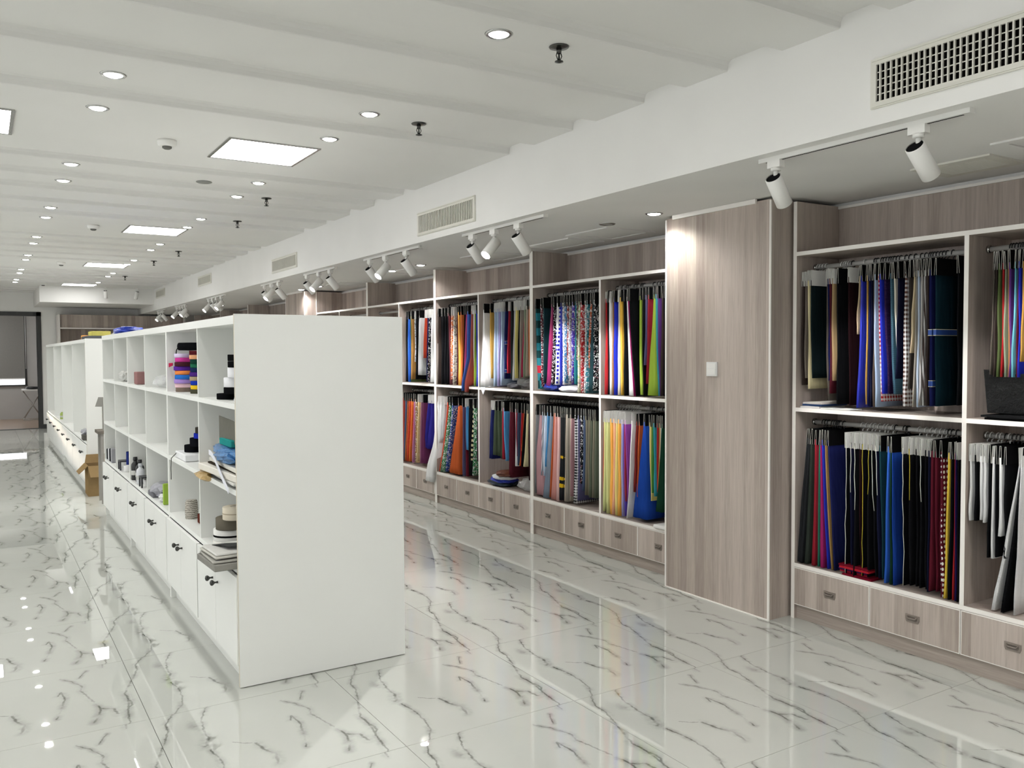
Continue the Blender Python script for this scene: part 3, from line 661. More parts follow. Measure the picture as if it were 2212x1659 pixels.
TABLE = '''
R1U
3.229,3.228,0.014,1.34,dark brown,plain,W
3.212,3.205,0.012,1.38,taupe,plain,W
3.191,3.178,0.020,1.32,cream,plain,W
3.171,3.158,0.011,1.38,blackish teal,plain,W
3.068,3.057,0.015,1.26,grey brown,plain,W
3.052,3.044,0.010,1.37,navy,plain,W
3.038,3.024,0.013,1.30,dark maroon,plain,W
3.023,3.007,0.019,1.37,tan,plain,W
3.000,2.989,0.009,1.24,black,plain,B
2.923,2.912,0.010,1.24,maroon black,plain,W
2.861,2.867,0.006,1.62,pale tan,plain,B
2.846,2.854,0.054,1.23,royal blue,satin,B
2.820,2.810,0.005,1.25,gold,plain,B
2.806,2.800,0.019,1.24,navy,plain,B
2.790,2.784,0.012,1.24,dark navy,plain,B
2.773,2.769,0.012,1.24,brown taupe,plain,B
2.760,2.747,0.014,1.24,pale blue,plain,B
2.748,2.727,0.015,1.27,red,gingham,B
2.730,2.710,0.023,1.31,royal blue,plain,B
2.712,2.683,0.015,1.31,dark purple,knit,B
2.681,2.653,0.021,1.31,steel teal,dots,B
2.659,2.634,0.007,1.54,ivory,plain,B
2.629,2.625,0.009,1.39,dark navy,plain,B
2.595,2.595,0.032,1.25,brown,gingham,B
2.572,2.565,0.007,1.34,dark taupe,plain,B
2.550,2.559,0.010,1.52,beige cream,plain,B
2.539,2.545,0.012,1.25,grey beige,plain,B
2.527,2.528,0.014,1.25,pale blue,stripes,B
2.511,2.511,0.017,1.26,grey taupe,stripes,B
2.494,2.490,0.019,1.26,dark brown,stripes,B
2.478,2.471,0.013,1.26,dark brown,plain,B
2.460,2.446,0.021,1.26,navy,label,B
2.431,2.421,0.007,1.26,petrol,label,B
2.318,2.309,0.004,1.27,black,plain,B
R1L
3.183,3.244,0.031,0.32,charcoal,plain,B
3.167,3.216,0.026,0.32,charcoal,plain,B
3.149,3.179,0.031,0.33,dark grey green,plain,B
3.122,3.133,0.029,0.31,crimson,plain,B
3.106,3.106,0.018,0.32,teal green,plain,B
3.092,3.074,0.030,0.32,magenta,plain,B
3.081,3.037,0.009,0.33,royal blue,plain,B
3.070,3.019,0.012,0.32,tan gold,plain,B
3.048,2.992,0.013,0.32,navy,plain,B
2.929,2.921,0.010,0.33,black,selvage,W
2.901,2.890,0.014,0.33,dark navy,selvage,W
2.872,2.859,0.007,0.33,black,selvage,W
2.853,2.838,0.009,0.33,maroon black,plain,W
2.826,2.817,0.008,0.34,black,selvage yellow,W
2.794,2.783,0.008,0.34,black,selvage yellow,W
2.776,2.745,0.007,0.35,black,selvage,W
2.746,2.714,0.009,0.35,dark navy,selvage,W
2.729,2.698,0.006,0.35,dark teal,plain,B
2.679,2.686,0.020,0.33,bright blue,plain,B
2.664,2.662,0.022,0.31,dark green,plain,B
2.657,2.632,0.008,0.33,deep blue,plain,B
2.597,2.585,0.010,0.34,black,selvage,W
2.559,2.546,0.010,0.35,black,selvage yellow,W
2.529,2.516,0.011,0.35,black,plain,W
2.502,2.490,0.011,0.35,black,selvage,W
2.478,2.465,0.011,0.35,black,plain,W
2.455,2.454,0.011,0.34,dark navy,plain,W
2.437,2.438,0.015,0.35,maroon,plain,B
2.420,2.410,0.010,0.35,maroon,plain,B
2.395,2.384,0.022,0.32,maroon,dots white,B
2.352,2.368,0.016,0.32,yellow,plain,B
2.340,2.345,0.013,0.32,black,plain,B
2.327,2.326,0.011,0.32,red,plain,B
2.319,2.313,0.011,0.32,purple navy,plain,B
2.309,2.297,0.005,0.32,black,plain,W
R2U
2.151,2.159,0.009,1.42,grey brown,plain,B
2.141,2.144,0.010,1.41,dark brown,plain,B
2.128,2.124,0.015,1.41,olive green,plain,B
2.113,2.108,0.011,1.41,red,plain,B
2.101,2.095,0.009,1.41,sage,plain,B
2.091,2.084,0.010,1.41,orange tan,plain,B
2.080,2.074,0.011,1.41,purple,plain,B
2.055,2.062,0.012,1.41,aqua,plain,B
2.046,2.047,0.010,1.41,maroon,plain,B
2.038,2.035,0.007,1.41,royal blue,plain,B
2.026,2.028,0.007,1.48,gold,plain,B
R2L
2.250,2.246,0.009,0.73,white,plain,W
2.228,2.224,0.017,0.73,black,plain,W
2.198,2.197,0.015,0.74,white,plain,W
2.182,2.177,0.014,0.73,white,plain,W
2.160,2.163,0.012,0.57,black,plain,B
2.143,2.138,0.017,0.57,white,plain,W
2.126,2.122,0.008,0.58,black,plain,B
2.107,2.105,0.022,0.68,white,plain,B
2.090,2.083,0.007,0.58,black,plain,B
2.027,2.135,0.029,0.33,white,fleece,W
2.020,2.090,0.022,0.33,black,fleece,B
2.017,2.041,0.008,0.33,white,fleece,W
L1U
5.007,5.003,0.041,1.21,red,plain,W
4.975,4.970,0.020,1.21,black,plain,B
4.957,4.943,0.025,1.20,white,plain,W
4.926,4.921,0.012,1.21,orange tan,plain,B
4.900,4.879,0.057,1.21,royal blue,plain,B
4.859,4.842,0.031,1.21,ivory,plain,W
4.835,4.813,0.019,1.22,yellow gold,plain,B
4.804,4.786,0.025,1.20,black,plain,B
4.764,4.717,0.067,1.21,white,plain,B
4.750,4.677,0.008,1.21,magenta,plain,B
4.737,4.665,0.008,1.21,black,plain,B
4.627,4.607,0.045,1.23,lime green,plain,B
4.585,4.578,0.011,1.22,black,plain,B
4.552,4.563,0.021,1.44,slate purple,plain,B
4.528,4.541,0.013,1.31,crimson,plain,B
4.472,4.496,0.094,1.23,lime green,plain,B
4.447,4.426,0.014,1.23,turquoise,plain,B
4.431,4.409,0.015,1.23,purple,plain,B
4.397,4.394,0.017,1.23,dark brown,plain,B
4.380,4.377,0.011,1.23,black,plain,B
L2U
5.957,5.899,0.063,1.23,teal,patch,B
5.869,5.843,0.036,1.25,maroon,floral,B
5.832,5.815,0.013,1.28,dark teal,dots,B
5.725,5.785,0.061,1.25,magenta,satin,B
5.695,5.717,0.045,1.27,black,floral,B
5.623,5.655,0.053,1.27,white,dots blue,B
5.597,5.613,0.032,1.26,royal blue,satin,B
5.564,5.564,0.052,1.27,white,floral,B
5.532,5.517,0.029,1.29,sky blue,floral,B
5.498,5.491,0.020,1.35,brick red,floral,B
5.457,5.464,0.045,1.28,silver,floral,B
5.421,5.432,0.022,1.28,violet,floral,B
5.394,5.404,0.040,1.28,teal,plain,B
5.374,5.380,0.020,1.47,brown,floral,B
5.342,5.360,0.045,1.21,ivory,floral green,B
5.313,5.313,0.043,1.21,red,floral,B
5.271,5.276,0.025,1.22,white,floral,B
5.241,5.243,0.025,1.21,teal,floral,B
5.191,5.203,0.032,1.41,burnt orange,floral,B
5.170,5.192,0.066,1.22,dark teal,dots,B
5.144,5.145,0.019,1.24,black,floral,B
L3U
6.800,6.826,0.113,1.22,white,sheer,B
6.686,6.680,0.036,1.30,gold,plain,B
6.622,6.626,0.036,1.23,pale blue,sheer,W
6.581,6.586,0.033,1.23,pale blue,sheer,W
6.543,6.548,0.033,1.23,lavender,sheer,W
6.506,6.507,0.033,1.24,pale blue,sheer,W
6.444,6.445,0.039,1.30,navy,label,B
6.385,6.402,0.029,1.35,crimson,plain,W
6.347,6.358,0.027,1.30,charcoal,plain,B
6.299,6.304,0.048,1.29,silver,plain,W
6.254,6.259,0.021,1.31,pale yellow,plain,W
6.226,6.230,0.015,1.31,black,plain,W
6.195,6.208,0.023,1.31,grey beige,plain,W
6.138,6.185,0.026,1.32,raspberry,plain,W
6.115,6.128,0.021,1.32,sage,plain,W
6.083,6.092,0.016,1.33,beige,plain,B
6.063,6.061,0.020,1.34,orange,plain,B
L4U
7.758,7.771,0.026,1.63,brown,plain,B
7.721,7.730,0.021,1.21,dark brown,plain,B
7.678,7.687,0.029,1.21,black,plain,B
7.634,7.645,0.029,1.21,black,plain,B
7.591,7.603,0.028,1.21,black,plain,B
7.549,7.557,0.028,1.21,black,plain,B
7.500,7.486,0.049,1.21,maroon,satin,B
7.445,7.451,0.046,1.27,orange,floral,W
7.396,7.401,0.033,1.22,ivory,floral,W
7.347,7.357,0.024,1.22,dark maroon,plain,B
7.295,7.287,0.062,1.21,yellow orange,satin,B
7.251,7.249,0.038,1.22,orange,satin,B
7.200,7.224,0.020,1.22,maroon black,plain,B
7.157,7.202,0.061,1.21,magenta,satin,B
7.113,7.142,0.032,1.17,bright blue,satin,B
7.058,7.077,0.059,1.16,brick red,satin,W
7.013,7.023,0.020,1.20,white,plain,W
6.991,6.999,0.019,1.20,lime green,plain,W
6.959,6.965,0.028,1.20,royal blue,plain,B
L5U
8.487,8.502,0.078,1.22,black,plain,B
8.441,8.428,0.024,1.22,bright blue,plain,B
8.404,8.400,0.022,1.22,olive green,plain,B
8.355,8.361,0.040,1.25,gold brown,plain,B
8.301,8.296,0.022,1.44,silver,floral,W
8.260,8.267,0.025,1.25,black,plain,B
8.154,8.157,0.140,1.30,silver,satin,B
8.050,8.067,0.052,1.48,orange red,plain,W
7.994,8.017,0.038,1.23,navy,plain,W
7.940,7.966,0.044,1.23,black,floral,W
7.882,7.915,0.074,1.23,white,plain,W
L1L
5.063,5.098,0.032,0.34,maroon black,plain,B
5.042,5.045,0.017,0.35,orange red,sheer,W
5.021,5.024,0.027,0.34,pale lime,sheer,W
4.990,4.991,0.031,0.32,pale lime,sheer,W
4.955,4.952,0.041,0.31,yellow orange,sheer,W
4.919,4.926,0.026,0.32,peach,sheer,W
4.886,4.891,0.030,0.32,pale yellow,sheer,W
4.858,4.857,0.028,0.33,yellow orange,sheer,W
4.835,4.823,0.024,0.33,lavender,sheer,W
4.813,4.793,0.020,0.34,violet,satin,W
4.797,4.774,0.016,0.45,crimson,satin,W
4.780,4.754,0.023,0.45,violet magenta,satin,W
4.700,4.757,0.052,0.33,white,plain,W
4.655,4.685,0.036,0.53,dark red,plain,B
4.637,4.652,0.011,0.50,burnt orange,plain,B
4.583,4.629,0.178,0.35,deep blue,plain,B
4.526,4.514,0.013,0.49,pale yellow,plain,B
4.496,4.491,0.013,0.55,leaf green,plain,B
4.470,4.466,0.023,0.53,turquoise,plain,B
4.447,4.448,0.007,0.56,red,plain,B
4.428,4.436,0.023,0.50,gold,satin,B
4.408,4.411,0.011,0.68,white,plain,B
4.384,4.411,0.079,0.43,dark green,plain,B
L2L
5.942,5.982,0.019,0.35,grey,plain,B
5.893,5.947,0.153,0.34,dusty pink,plain,B
5.846,5.868,0.018,0.51,grey blue,stripes,B
5.810,5.825,0.026,0.51,pale blue,stripes,B
5.772,5.799,0.020,0.59,sky blue,plain,B
5.722,5.815,0.099,0.31,grey blue,plain,B
5.696,5.754,0.018,0.34,burnt orange,plain,B
5.672,5.707,0.087,0.31,salmon pink,plain,B
5.633,5.631,0.056,0.32,pale pink,plain,B
5.599,5.597,0.022,0.34,charcoal,spots yellow,B
5.575,5.575,0.022,0.34,charcoal,spots yellow,B
5.550,5.553,0.022,0.34,charcoal,spots yellow,B
5.512,5.530,0.024,0.34,beige,plain,B
5.489,5.503,0.021,0.34,grey beige,plain,B
5.463,5.475,0.019,0.35,beige,plain,B
5.444,5.452,0.016,0.39,dusty pink,plain,B
5.400,5.414,0.058,0.34,black,gingham,B
5.357,5.353,0.027,0.37,slate purple,plain,B
5.314,5.318,0.023,0.51,black,floral,B
5.279,5.283,0.033,0.46,slate blue,plain,B
5.248,5.249,0.024,0.43,olive taupe,plain,B
5.219,5.219,0.024,0.43,olive taupe,plain,B
5.188,5.188,0.024,0.42,grey green,plain,B
5.160,5.160,0.022,0.42,olive taupe,plain,B
5.133,5.134,0.019,0.42,grey green,plain,B
L3L
6.691,6.720,0.073,0.56,navy,plain,W
6.631,6.656,0.072,0.60,dark olive,plain,B
6.572,6.577,0.061,0.60,dark olive,plain,B
6.516,6.524,0.039,0.58,dark olive,plain,B
6.480,6.475,0.032,0.58,crimson,plain,B
6.457,6.429,0.025,0.57,sky blue,satin,B
6.366,6.370,0.074,0.43,dark maroon,plain,B
6.322,6.322,0.022,0.48,dark maroon,plain,B
6.278,6.278,0.033,0.54,white,plain,B
6.254,6.250,0.013,0.63,crimson,plain,B
6.234,6.240,0.017,0.55,slate blue,plain,B
6.169,6.199,0.039,0.55,red,plain,B
6.142,6.206,0.015,0.55,orange,plain,B
6.124,6.173,0.019,0.55,black,plain,B
6.100,6.138,0.045,0.55,cream,plain,B
6.068,6.068,0.044,0.44,maroon black,plain,B
L4L
7.753,7.866,0.215,0.21,white,fleece,W
7.686,7.715,0.030,0.62,white,plain,W
7.634,7.667,0.024,0.65,silver,plain,W
7.544,7.720,0.045,0.31,orange red,plain,B
7.490,7.673,0.112,0.33,green,floral,B
7.455,7.599,0.041,0.34,blue,floral,B
7.329,7.416,0.253,0.34,burnt orange,plain,B
7.233,7.229,0.018,0.34,slate purple,plain,B
7.194,7.170,0.053,0.34,maroon,plain,W
7.166,7.143,0.080,0.60,sky blue,plain,W
7.101,7.097,0.079,0.36,black,plain,B
7.029,7.052,0.034,0.51,cream,stripes black,B
7.001,7.010,0.044,0.37,green,floral,B
6.952,6.959,0.026,0.51,purple brown,plain,B
L5L
8.591,8.620,0.035,0.34,brick red,plain,B
8.538,8.589,0.035,0.35,slate blue,plain,B
8.481,8.540,0.035,0.35,orange brown,knit,B
8.439,8.491,0.028,0.35,orange red,knit,B
8.396,8.449,0.027,0.35,orange,knit,B
8.351,8.406,0.031,0.35,crimson,knit,B
8.309,8.355,0.030,0.35,lilac pink,knit,B
8.269,8.285,0.040,0.36,gold brown,floral,B
8.222,8.242,0.033,0.36,gold cream,knit,W
8.163,8.187,0.042,0.36,mauve,plain,W
8.083,8.106,0.112,0.37,plum,plain,B
7.981,8.067,0.080,0.54,indigo,plain,W
7.904,8.004,0.101,0.53,indigo,plain,W
'''
bay = None; ROWS = {}
for ln in TABLE.strip().splitlines():
    q = ln.split(',')
    if len(q) == 1: bay = q[0]; continue
    ROWS.setdefault(bay, []).append([float(v) for v in q[:4]] + q[4:])
for bay, rows in ROWS.items():
    for i, r in enumerate(rows):
        nb = rows[max(i - 1, 0):i] + rows[i + 1:i + 2]
        swatch(bay, i, *r, min(abs(r[0] - n_[0]) for n_ in nb), min(abs(r[1] - n_[1]) for n_ in nb))

# ------------------------------------------------------------------ white island shelving
LM = M['laminate']; XI0, XI1 = 0.985, 1.785
def knob_mesh():
    m = MB().lathe([(.006, 0), (.005, .006), (.004, .014), (.008, .018), (.0135, .024), (.0145, .03), (.011, .036), (.003, .0385)], (0, 0, 0), (-1, 0, 0), 12)
    return m.mesh('knob', M['gunmetal'])
KNOB = knob_mesh(); DOORS = {}
def door_mesh(w, h):
    k = (round(w, 3), round(h, 3))
    if k not in DOORS:
        DOORS[k] = MB().box(0, .018, -w / 2 + .0015, w / 2 - .0015, 0, h).mesh('door', LM)
    return DOORS[k]
def island_unit(ys, lab, shelves, xi0, xi1, group, near_end=False, far_end=False, mids=None, zt=1.712, doors_per=2, end_thick=.018):
    y0, y1 = ys[0], ys[-1]
    o = thing('island_cabinet', ((xi0 + xi1) / 2, (y0 + y1) / 2, 0), lab, 'shelving unit', group)
    t = .018; a = y0; b = y1
    if near_end:
        part('end_panel', MB().box(xi0 - .012, xi1 + .012, y0, y0 + .018, .004, zt, 0, {'-x': 1}), [LM, M['edge_beige']], o)
        a = y0 + .018
        part('side_panel', MB().box(xi0, xi1, a, a + t, 0, zt - .022), LM, o)
    else:
        part('side_panel', MB().box(xi0, xi1, a, a + t, 0, zt - .022), LM, o)
    part('side_panel', MB().box(xi0, xi1, b - t, b, 0, zt - .022), LM, o)
    part('top_panel', MB().box(xi0 - .003, xi1 + .003, a, b, zt - .044, zt - .004), LM, o)
    xm = (xi0 + xi1) / 2
    part('back_panel', MB().box(xm - .006, xm + .006, a, b, .1, zt - .044), LM, o)
    for yd in ys[1:-1]:
        part('divider', MB().box(xi0 + .001, xi1 - .001, yd - t / 2, yd + t / 2, .54, zt - .044), LM, o)
    for zs in shelves:
        part('shelf', MB().box(xi0 + .0005, xi1 - .0005, a + t, b - t, zs - .025, zs), LM, o)
    part('plinth', MB().box(xi0 + .03, xi1 - .03, a + t, b - t, 0, .098), LM, o)
    # doors, two to a column, knobs meeting in the middle
    cols = mids or list(zip(ys, ys[1:]))
    for c0, c1 in cols:
        c0 += .012; c1 -= .006
        w = (c1 - c0) / 2
        for s_, yc in ((1, c0 + w / 2), (-1, c1 - w / 2)):
            d = link('door', door_mesh(w, .405), o, (xi0 - .019 - o.location.x, yc - o.location.y, .104))
            link('knob', KNOB, d, (0, s_ * (w / 2 - .052), .305))
    return o
YS = [3.92, 4.765, 5.66, 6.50, 7.33, 8.14, 8.94]
SH = (1.30, .90, .54)
GI = 'white island shelving units in the aisle'
island_unit(YS[0:3], 'white shelving unit nearest, its blank end panel facing the viewer', SH, XI0, XI1, GI, near_end=True)
island_unit(YS[2:5], 'middle white shelving unit of the near island, holding black bottles', SH, XI0, XI1, GI)
island_unit(YS[4:7], 'farthest unit of the near white island, beside the cardboard box', SH, XI0, XI1, GI)
def halves(a, b): return [(a, (a + b) / 2), ((a + b) / 2, b)]
Y2 = [10.55, 12.30, 13.95, 15.6, 17.3]
island_unit([Y2[0], Y2[1], Y2[2]], 'white shelving unit of the second island, behind the cardboard box', (.54,), 1.0, 1.8, 'second white island', near_end=True, mids=halves(Y2[0], Y2[1]) + halves(Y2[1], Y2[2]))
island_unit([Y2[2], Y2[3], Y2[4]], 'white shelving unit of the second island, nearest the doorway', (.54,), 1.0, 1.8, 'second white island', mids=halves(Y2[2], Y2[3]) + halves(Y2[3], Y2[4]))

# ------------------------------------------------------------------ small goods
MS = {}
def cmat(hexc, rough=.6):
    k = (hexc, rough)
    if k not in MS: MS[k] = simple('goods_' + hexc + '_%d' % (rough * 100), hexc, rough, .07, 30.0)
    return MS[k]
def roll(name, x, y, z, r, h, hexc, lab, group, stripe=None, cat='ribbon roll', core='d9d2c4', tilt=None):
    o = thing(name, (x, y, z), lab, cat, group)
    ax = tilt or (0, 0, 1)
    m = MB().lathe([(r * .36, 0), (r * .97, 0), (r, .003), (r, h - .003), (r * .97, h), (r * .36, h)], (x, y, z), ax, 22, 0, True, False, False)
    part('wound_tape', m, cmat(hexc), o)
    part('core', MB().lathe([(r * .24, .001), (r * .36, .001), (r * .36, h - .001), (r * .24, h - .001)], (x, y, z), ax, 16, 0, True, True, True), cmat(core), o)
    if stripe:
        a, b, c = stripe
        part('stripe', MB().lathe([(r + .0006, h * a), (r + .0006, h * b)], (x, y, z), ax, 22, 0, True, False, False), cmat(c), o)
    return o
def blob(name, x, y, z, sx, sy, sz, mat, lab, cat, group=None, seed=1, rough=.35, n=14, m_=8):
    """a crumpled bag or cloth: noisy, faceted, flat underneath"""
    rnd = random.Random(seed); mb = MB(); rings = []
    for i in range(m_ + 1):
        ph = math.pi * i / m_; ring = []
        for j in range(n):
            th = 2 * math.pi * j / n; q = 1 + rnd.uniform(-rough, rough) * math.sin(ph)
            zz = (1 - math.cos(ph)) * .5
            ring.append((x + sx * .5 * max(math.sin(ph), .02) ** .6 * math.cos(th) * q, y + sy * .5 * max(math.sin(ph), .02) ** .6 * math.sin(th) * q,
                         z + sz * max(0, zz + rnd.uniform(-.1, .1) * math.sin(ph))))
        rings.append(ring)
    mb.loops(rings, 0, True, True, True, False)
    return solo(name, mb, mat, lab, cat, group)
def boxy(name, x, y, z, sx, sy, sz, mats, lab, cat, group=None, rz=0.0, bev=.004):
    mb = MB(); c, s_ = math.cos(rz), math.sin(rz)
    hx, hy = sx / 2, sy / 2; b = min(bev, hx * .4, hy * .4, sz * .3)
    def ring(i, zz):
        p = [(-hx + i, -hy + i + b), (-hx + i + b, -hy + i), (hx - i - b, -hy + i), (hx - i, -hy + i + b), (hx - i, hy - i - b), (hx - i - b, hy - i), (-hx + i + b, hy - i), (-hx + i, hy - i - b)]
        return [(x + u * c - v * s_, y + u * s_ + v * c, zz) for u, v in p]
    mb.loops([ring(b, z), ring(0, z + b), ring(0, z + sz - b), ring(b, z + sz)], 0, True, True, True, False)
    return solo(name, mb, mats, lab, cat, group)
def plastic(name, hexc, alpha=.55):
    m = NT(name); src = m.n('ShaderNodeTexCoord').outputs['Object']
    n1 = m.noise(src, 60.0, 3.0, .6, 1.0)
    m.bump(n1, .9, .01)
    return m.set(color=m.mix(n1, srgb(hexc), tuple(min(1, v * 1.35 + .004) for v in srgb(hexc)[:3]) + (1,)), rough=.15 if hexc != '08090a' else .35, spec=.8 if hexc != '08090a' else .2, alpha=alpha)
PB = {k: plastic('plastic_' + k, h, a) for k, h, a in (('clear', 'e8eaec', .35), ('blue', '3d78b0', .9), ('gold', 'b89a60', .85), ('grey', 'a8a8b0', .8), ('black', '08090a', .98), ('navy', '22389a', .95), ('royal', '2c48b8', .95))}

# near unit, first column (between end panel and first divider)
g = 'tape rolls in the end column'
for z, r, h, c, x, y, lab in ((1.30, .056, .030, '151517', 1.07, 4.46, 'black tape roll lying lowest in the end column top cube'), (1.331, .054, .034, '161618', 1.08, 4.36, 'black tape roll under the two white rolls in the top cube'),
                              (1.366, .054, .047, 'ececef', 1.08, 4.355, 'wide white tape roll lower of two in the top cube'), (1.414, .048, .05, 'ebebee', 1.08, 4.30, 'white tape roll upper of two in the top cube'),
                              (1.465, .048, .030, '141416', 1.08, 4.295, 'black tape roll on top of the white rolls'), (1.496, .048, .032, '161617', 1.08, 4.295, 'topmost black tape roll of the black and white stack')):
    roll('tape_roll', x, y, z, r, h, c, lab, g)
blob('white_cloth', 1.02, 4.02, 1.30, .05, .07, .04, cmat('dadde2'), 'small crumpled white cloth beside the end panel in top cube', 'cloth', seed=3)
boxy('sample_board', 1.13, 4.32, .902, .26, .62, .014, cmat('4a4a48'), 'dark sample board at the bottom of the middle cube pile', 'sample board', 'boards in the middle cube', rz=.05)
boxy('sample_board', 1.12, 4.30, .917, .27, .60, .014, cmat('c9c8c2'), 'thin grey sample board above the dark one', 'sample board', 'boards in the middle cube', rz=-.03)
boxy('sample_board', 1.11, 4.31, .932, .28, .64, .034, cmat('dedad0'), 'thick cream sample board in the middle cube pile', 'sample board', 'boards in the middle cube', rz=.06)
boxy('sample_board', 1.12, 4.29, .967, .25, .58, .008, cmat('3a342c'), 'thin dark brown board between the two cream boards', 'sample board', 'boards in the middle cube', rz=.02)
boxy('sample_board', 1.12, 4.29, .976, .25, .60, .022, cmat('d9d6cc'), 'upper cream sample board beneath the blue bag', 'sample board', 'boards in the middle cube', rz=-.02)
blob('plastic_bag', 1.045, 4.28, .998, .17, .50, .085, PB['blue'], 'crinkled blue plastic bag on the sample boards', 'plastic bag', seed=11, rough=.2, n=18, m_=10)
boxy('small_box', 1.03, 4.25, 1.083, .06, .22, .035, cmat('2f8a86'), 'teal box with red stripe above the blue bag', 'box')
gc = MB(); gc.loops([[(1.0 + .02 * math.sin(t * 2.2) + a, 4.36 - .38 * t, zb) for a, zb in ((0, 1.105 - .01 * t), (.003, 1.105 - .01 * t), (.003, 1.225 - .03 * t), (0, 1.225 - .03 * t))] for t in [i / 6 for i in range(7)]], 0, True, True, True, False)
solo('grey_card', gc, cmat('6f6e66'), 'curved dark grey card standing over the teal box', 'card')
strap = MB(); pth = [(1.0, 4.60, 1.02), (.985, 4.48, 1.025), (.975, 4.36, 1.01), (.968, 4.25, .975), (.966, 4.15, .93), (.968, 4.06, .89)]
strap.loops([[(x, y, z - .013), (x + .002, y, z - .013), (x + .002, y, z + .013), (x, y, z + .013)] for x, y, z in pth], 0, True, True, True, False)
solo('white_strap', strap, cmat('e2e3ea'), 'loose white strap hanging from the blue bag', 'strap')
blob('plastic_bag', 1.0, 4.60, .87, .10, .26, .06, PB['gold'], 'crumpled golden plastic bag hanging over the middle cube edge', 'plastic bag', seed=5)
g = 'tape rolls on the counter of the end column'
roll('tape_roll', 1.06, 4.42, .540, .085, .048, 'd9d8d2', 'white tape roll with black stripe lying lowest by the papers', g, (.35, .6, '1c1c1c'))
roll('tape_roll', 1.06, 4.42, .589, .082, .058, 'e4e3df', 'white tape roll with black middle stripe under the brown roll', g, (.35, .52, '161616'))
roll('tape_roll', 1.06, 4.40, .648, .075, .058, '6a655a', 'brown grey tape roll beneath the cream roll', g)
roll('tape_roll', 1.065, 4.33, .707, .062, .062, 'd9d0bd', 'cream tape roll on top of the counter stack', g, (.45, .55, 'b0a48e'))
# papers hanging over the counter edge
for i, (dx, dz, c, lab, rz) in enumerate(((0, 0, '8c8a84', 'thick grey catalogue lowest of the overhanging papers', .04), (.004, .034, 'a8a69f', 'grey catalogue second in the overhanging papers', .0), (.01, .052, 'bdbbb3', 'thin pale catalogue near the top of overhanging papers', .06), (.016, .064, 'd0cfca', 'white printed sheet stack topmost of the overhanging papers', .05))):
    boxy('catalogue', .955 + dx, 4.115, .541 + dz - .0, .17, .30 - .02 * i, .032 if i == 0 else .011, cmat(c), lab, 'catalogue', 'papers overhanging the counter', rz=rz)
dk = MB(); pth = [(.90, 4.36, .545), (.92, 4.28, .585), (.945, 4.20, .615), (.97, 4.12, .628), (.99, 4.04, .632)]
dk.loops([[(x - .03 * s_, y, z), (x + .05 * s_, y, z), (x + .05 * s_, y, z + .003), (x - .03 * s_, y, z + .003)] for (x, y, z), s_ in zip(pth, (.2, .5, .8, 1, 1))], 0, True, True, True, False)
solo('dark_sheet', dk, cmat('4a4b4a'), 'dark curved sheet lying across the overhanging papers', 'sheet')

# second column of the near unit
L = ['77695e', 'e8c4cc', '9f84c8', '2f6fc4', 'e88a4c', '5a2f96', '4a2830', 'c24090', 'd8cbe8']
N = ['khaki brown', 'pale pink', 'lavender', 'blue', 'orange', 'purple', 'dark brown', 'magenta', 'pale lilac']
for i, (c, nme) in enumerate(zip(L, N)):
    roll('ribbon_roll', 1.075 + .004 * math.sin(i * 2.1), 5.53 + .008 * math.sin(i * 1.7), 1.30 + i * .0262, .066 - (.005 if i in (0, 8) else 0), .0255, c, '%s ribbon roll in the bright stack beside the first divider' % nme, 'bright ribbon roll stack')
L = ['4a4a3a', 'e8c030', '2038a0', 'a8977c', '4a2a78', '1f2c50', '2a6a50', '1f4038', 'e8aa80', '5a2228']
N = ['olive', 'yellow', 'royal blue', 'tan', 'purple', 'navy', 'green', 'dark green', 'peach', 'maroon']
for i, (c, nme) in enumerate(zip(L, N)):
    roll('ribbon_roll', 1.085 + .003 * math.sin(i * 1.3), 5.215 + .004 * math.sin(i * 2.4), 1.30 + i * .0252, .048, .0245, c, '%s ribbon roll in the stack half hidden by the first divider' % nme, 'half hidden ribbon roll stack')
bc = MB().lathe([(.018, 0), (.023, .003), (.024, .08), (.023, .14), (.01, .15)], (1.01, 5.40, 1.577), (.8, -.6, 0), 14)
o = solo('fabric_bundle', bc, cmat('17171a'), 'black rolled bundle lying on top of the ribbon rolls', 'bundle')
part('cord', MB().tube([(1.01, 5.40, 1.575), (1.0, 5.41, 1.555), (1.0, 5.42, 1.535)], .003, 5), cmat('17171a'), o)
rt = MB(); rt.loops([[(1.0, 5.55, 1.462), (1.004, 5.55, 1.462), (1.004, 5.55, 1.478), (1.0, 5.55, 1.478)], [(.99, 5.61, 1.45), (.994, 5.62, 1.45), (.994, 5.62, 1.476), (.99, 5.61, 1.476)]], 0, True, True, True, False)
solo('ribbon_tail', rt, cmat('a82848'), 'crimson ribbon end sticking out of the bright ribbon stack', 'ribbon')
boxy('white_tray', 1.08, 5.36, .902, .16, .30, .04, cmat('e6e7e8'), 'white tray under black bundles in the second column', 'tray')
for z, r, h, c, y, lab in ((.943, .058, .042, '131416', 5.37, 'black bundle lying on the white tray'), (.986, .048, .05, '15161a', 5.26, 'black roll above the bundle on the white tray'), (1.037, .034, .03, '2432a8', 5.215, 'small blue roll on the black rolls'), (1.068, .028, .035, '3d3a34', 5.20, 'small dark olive roll topmost over the white tray')):
    roll('fabric_roll', 1.085, y, z, r, h, c, lab, 'rolls on the white tray', cat='fabric roll')
solo('hanging_thread', MB().tube([(1.0, 5.47, .93), (.97, 5.47, .90), (.966, 5.47, .84), (.968, 5.475, .80), (.967, 5.47, .77)], .003, 5), cmat('6a6a66'), 'thin grey thread hanging below the white tray', 'thread')
tw = MB().lathe([(.034, 0), (.036, .004), (.038, .05), (.035, .1), (.031, .112), (.008, .113)], (1.06, 5.36, .54), (0, 0, 1), 20)
